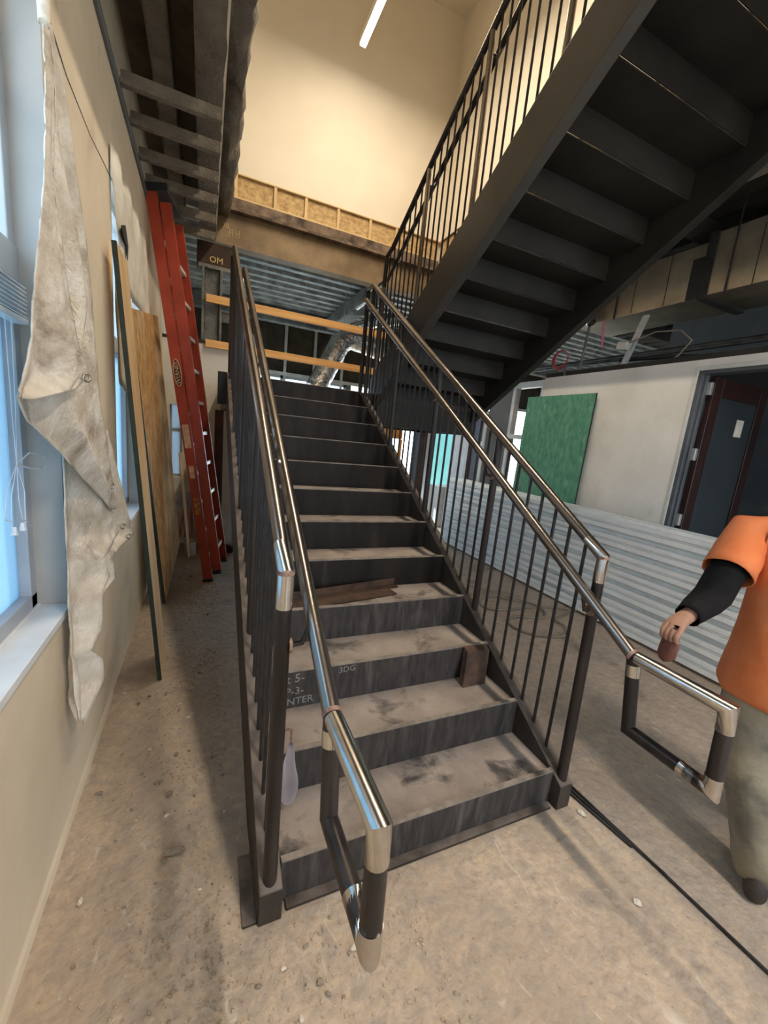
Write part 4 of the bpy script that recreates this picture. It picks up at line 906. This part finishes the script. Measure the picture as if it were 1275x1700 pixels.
# fingers of the left hand curl down round a brown glove
FD = (HD-WR).normalized(); SD = Vector((FD.y, -FD.x, 0)).normalized()
for k in range(4):
    b = HD+FD*.012+SD*(-.024+.016*k)
    a1 = vtx(b, .0105, lh); a2 = vtx(b+FD*.026-ZZ*.014, .0095, a1); a3 = vtx(b+FD*.024-ZZ*(.040-.003*abs(k-1.5)), .0085, a2); vtx(b+FD*.006-ZZ*.052, .0075, a3)
t1 = vtx(HD-FD*.02+SD*.034-ZZ*.012, .0115, lh); t2 = vtx(HD+FD*.004+SD*.040-ZZ*.030, .0100, t1); vtx(HD+FD*.018+SD*.032-ZZ*.046, .0088, t2)
skin_body((V, E_, Q), 'body', 'skin', pr)
def ell(c, u, v, ru, rv, n=28, amp=0., ph=0.):
    return [Vector(c)+Vector(u)*ru*math.cos(a)*(1+amp*math.sin(5*a+ph))+Vector(v)*rv*math.sin(a)*(1+amp*math.sin(4*a+ph*1.3)) for a in [2*PI*k/n for k in range(n)]]
rings = [ell(at(.00, .0, z), LT, FW, a, b, 28, .11*(1.3-z if z < 1.2 else .1), z*7) for z, a, b in ((.78, .232, .155), (.80, .235, .158), (.86, .228, .155), (.95, .218, .150), (1.06, .208, .142), (1.18, .208, .142), (1.28, .215, .145), (1.36, .220, .140), (1.42, .205, .125), (1.465, .15, .105), (1.50, .085, .080), (1.515, .070, .070))]
MB().loft(rings, False).build('t_shirt', 'shirt', pr, smooth=70, solid=.006)
def limb(pts, name, m, n=20, amp=.02, cap=False):
    rr = []
    for i, (p, r) in enumerate(pts):
        p = Vector(p); d = (Vector(pts[min(i+1, len(pts)-1)][0])-Vector(pts[max(i-1, 0)][0])).normalized()
        u = d.orthogonal().normalized(); u = (LT-d*LT.dot(d)).normalized() if abs(LT.dot(d)) < .9 else (FW-d*FW.dot(d)).normalized(); v = d.cross(u)
        rr.append(ell(p, u, v, r, r, n, amp, i*2.3))
    return MB().loft(rr, cap).build(name, m, pr, smooth=70, solid=.004)
u1 = SH.lerp(EL, .62)
limb([(SH+(at(.03, 0, 1.38)-SH)*.45, .10), (SH+(at(.03, 0, 1.38)-SH)*.2, .098), (SH, .092), (SH.lerp(EL, .25), .086), (SH.lerp(EL, .48), .082), (u1, .084)], 'shirt_sleeve', 'shirt', amp=.035)
limb([(SH.lerp(EL, .4), .060), (SH.lerp(EL, .7), .060), (EL, .058), (EL.lerp(WR, .3), .054), (EL.lerp(WR, .6), .047), (EL.lerp(WR, .85), .043), (EL.lerp(WR, .98), .040)], 'undersleeve', 'sleeve', amp=.05)
limb([(at(.03, -.10, 1.38), .10), (at(.05, -.20, 1.38), .09), (at(.065, -.235, 1.25), .084)], 'shirt_sleeve', 'shirt')
limb([(at(.065, -.235, 1.27), .06), (at(.10, -.27, 1.12), .056), (at(.20, -.255, 1.05), .05), (at(.29, -.24, .985), .042)], 'undersleeve', 'sleeve')
limb([(at(0, .05, 1.0), .12), (at(0, .06, .90), .135), (at(-.01, .09, .80), .118), (Vector((1.785, -.44, .66)), .103), (LK, .090), (LK.lerp(LA, .35), .084), (LK.lerp(LA, .7), .078), (LK.lerp(LA, .88), .082), (LA-ZZ*.02, .080)], 'trouser_leg', 'pants', 24, .05)
limb([(at(0, -.05, 1.0), .12), (at(.02, -.06, .90), .135), (at(.06, -.10, .78), .115), (at(.22, -.10, .50), .09), (at(.27, -.10, .25), .08), (at(.30, -.10, .08), .08)], 'trouser_leg', 'pants', 24, .04)
for A_ in (LA, at(.30, -.10, .09)):
    c0 = Vector((A_.x, A_.y, 0))
    MB().loft([ell(c0+FW*f+ZZ*z0, LT, ZZ, a, b, 16) for f, z0, a, b in ((-.10, .05, .010, .02), (-.085, .055, .036, .050), (-.02, .058, .042, .055), (.05, .052, .044, .049), (.12, .042, .048, .038), (.17, .034, .040, .030), (.20, .028, .012, .014))]).build('boot', 'boot', pr, smooth=60)
g0 = HD+FD*.010-ZZ*.03
MB().loft([ell(g0-ZZ*d+FD*f, SD, FD, a, b, 14, .12, d*60) for d, f, a, b in ((-.01, 0, .02, .012), (.02, .004, .026, .014), (.05, .008, .032, .016), (.075, .016, .030, .014), (.092, .020, .016, .010))]).build('held_glove', 'glove', pr, smooth=50)
MB().loft([ell(at(.055, 0, z), LT, FW, a, b, 20) for z, a, b in ((1.60, .05, .06), (1.66, .088, .10), (1.72, .094, .112), (1.78, .084, .10), (1.82, .05, .06), (1.83, .01, .01))]).build('hair', 'hair', pr, smooth=60)
for s in (-1, 1): MB().loft([ell(at(.075, s*.092, z), LT, FW, a, b, 10) for z, a, b in ((1.62, .004, .006), (1.65, .012, .02), (1.68, .013, .024), (1.70, .005, .01))]).build('ear', 'skin', pr, smooth=60)
MB().loft([ell(at(.165+f, 0, z), LT, FW, a, b, 8) for z, f, a, b in ((1.625, 0, .004, .004), (1.635, .012, .016, .016), (1.66, .004, .010, .010), (1.69, -.008, .006, .006))]).build('nose', 'skin', pr, smooth=60)
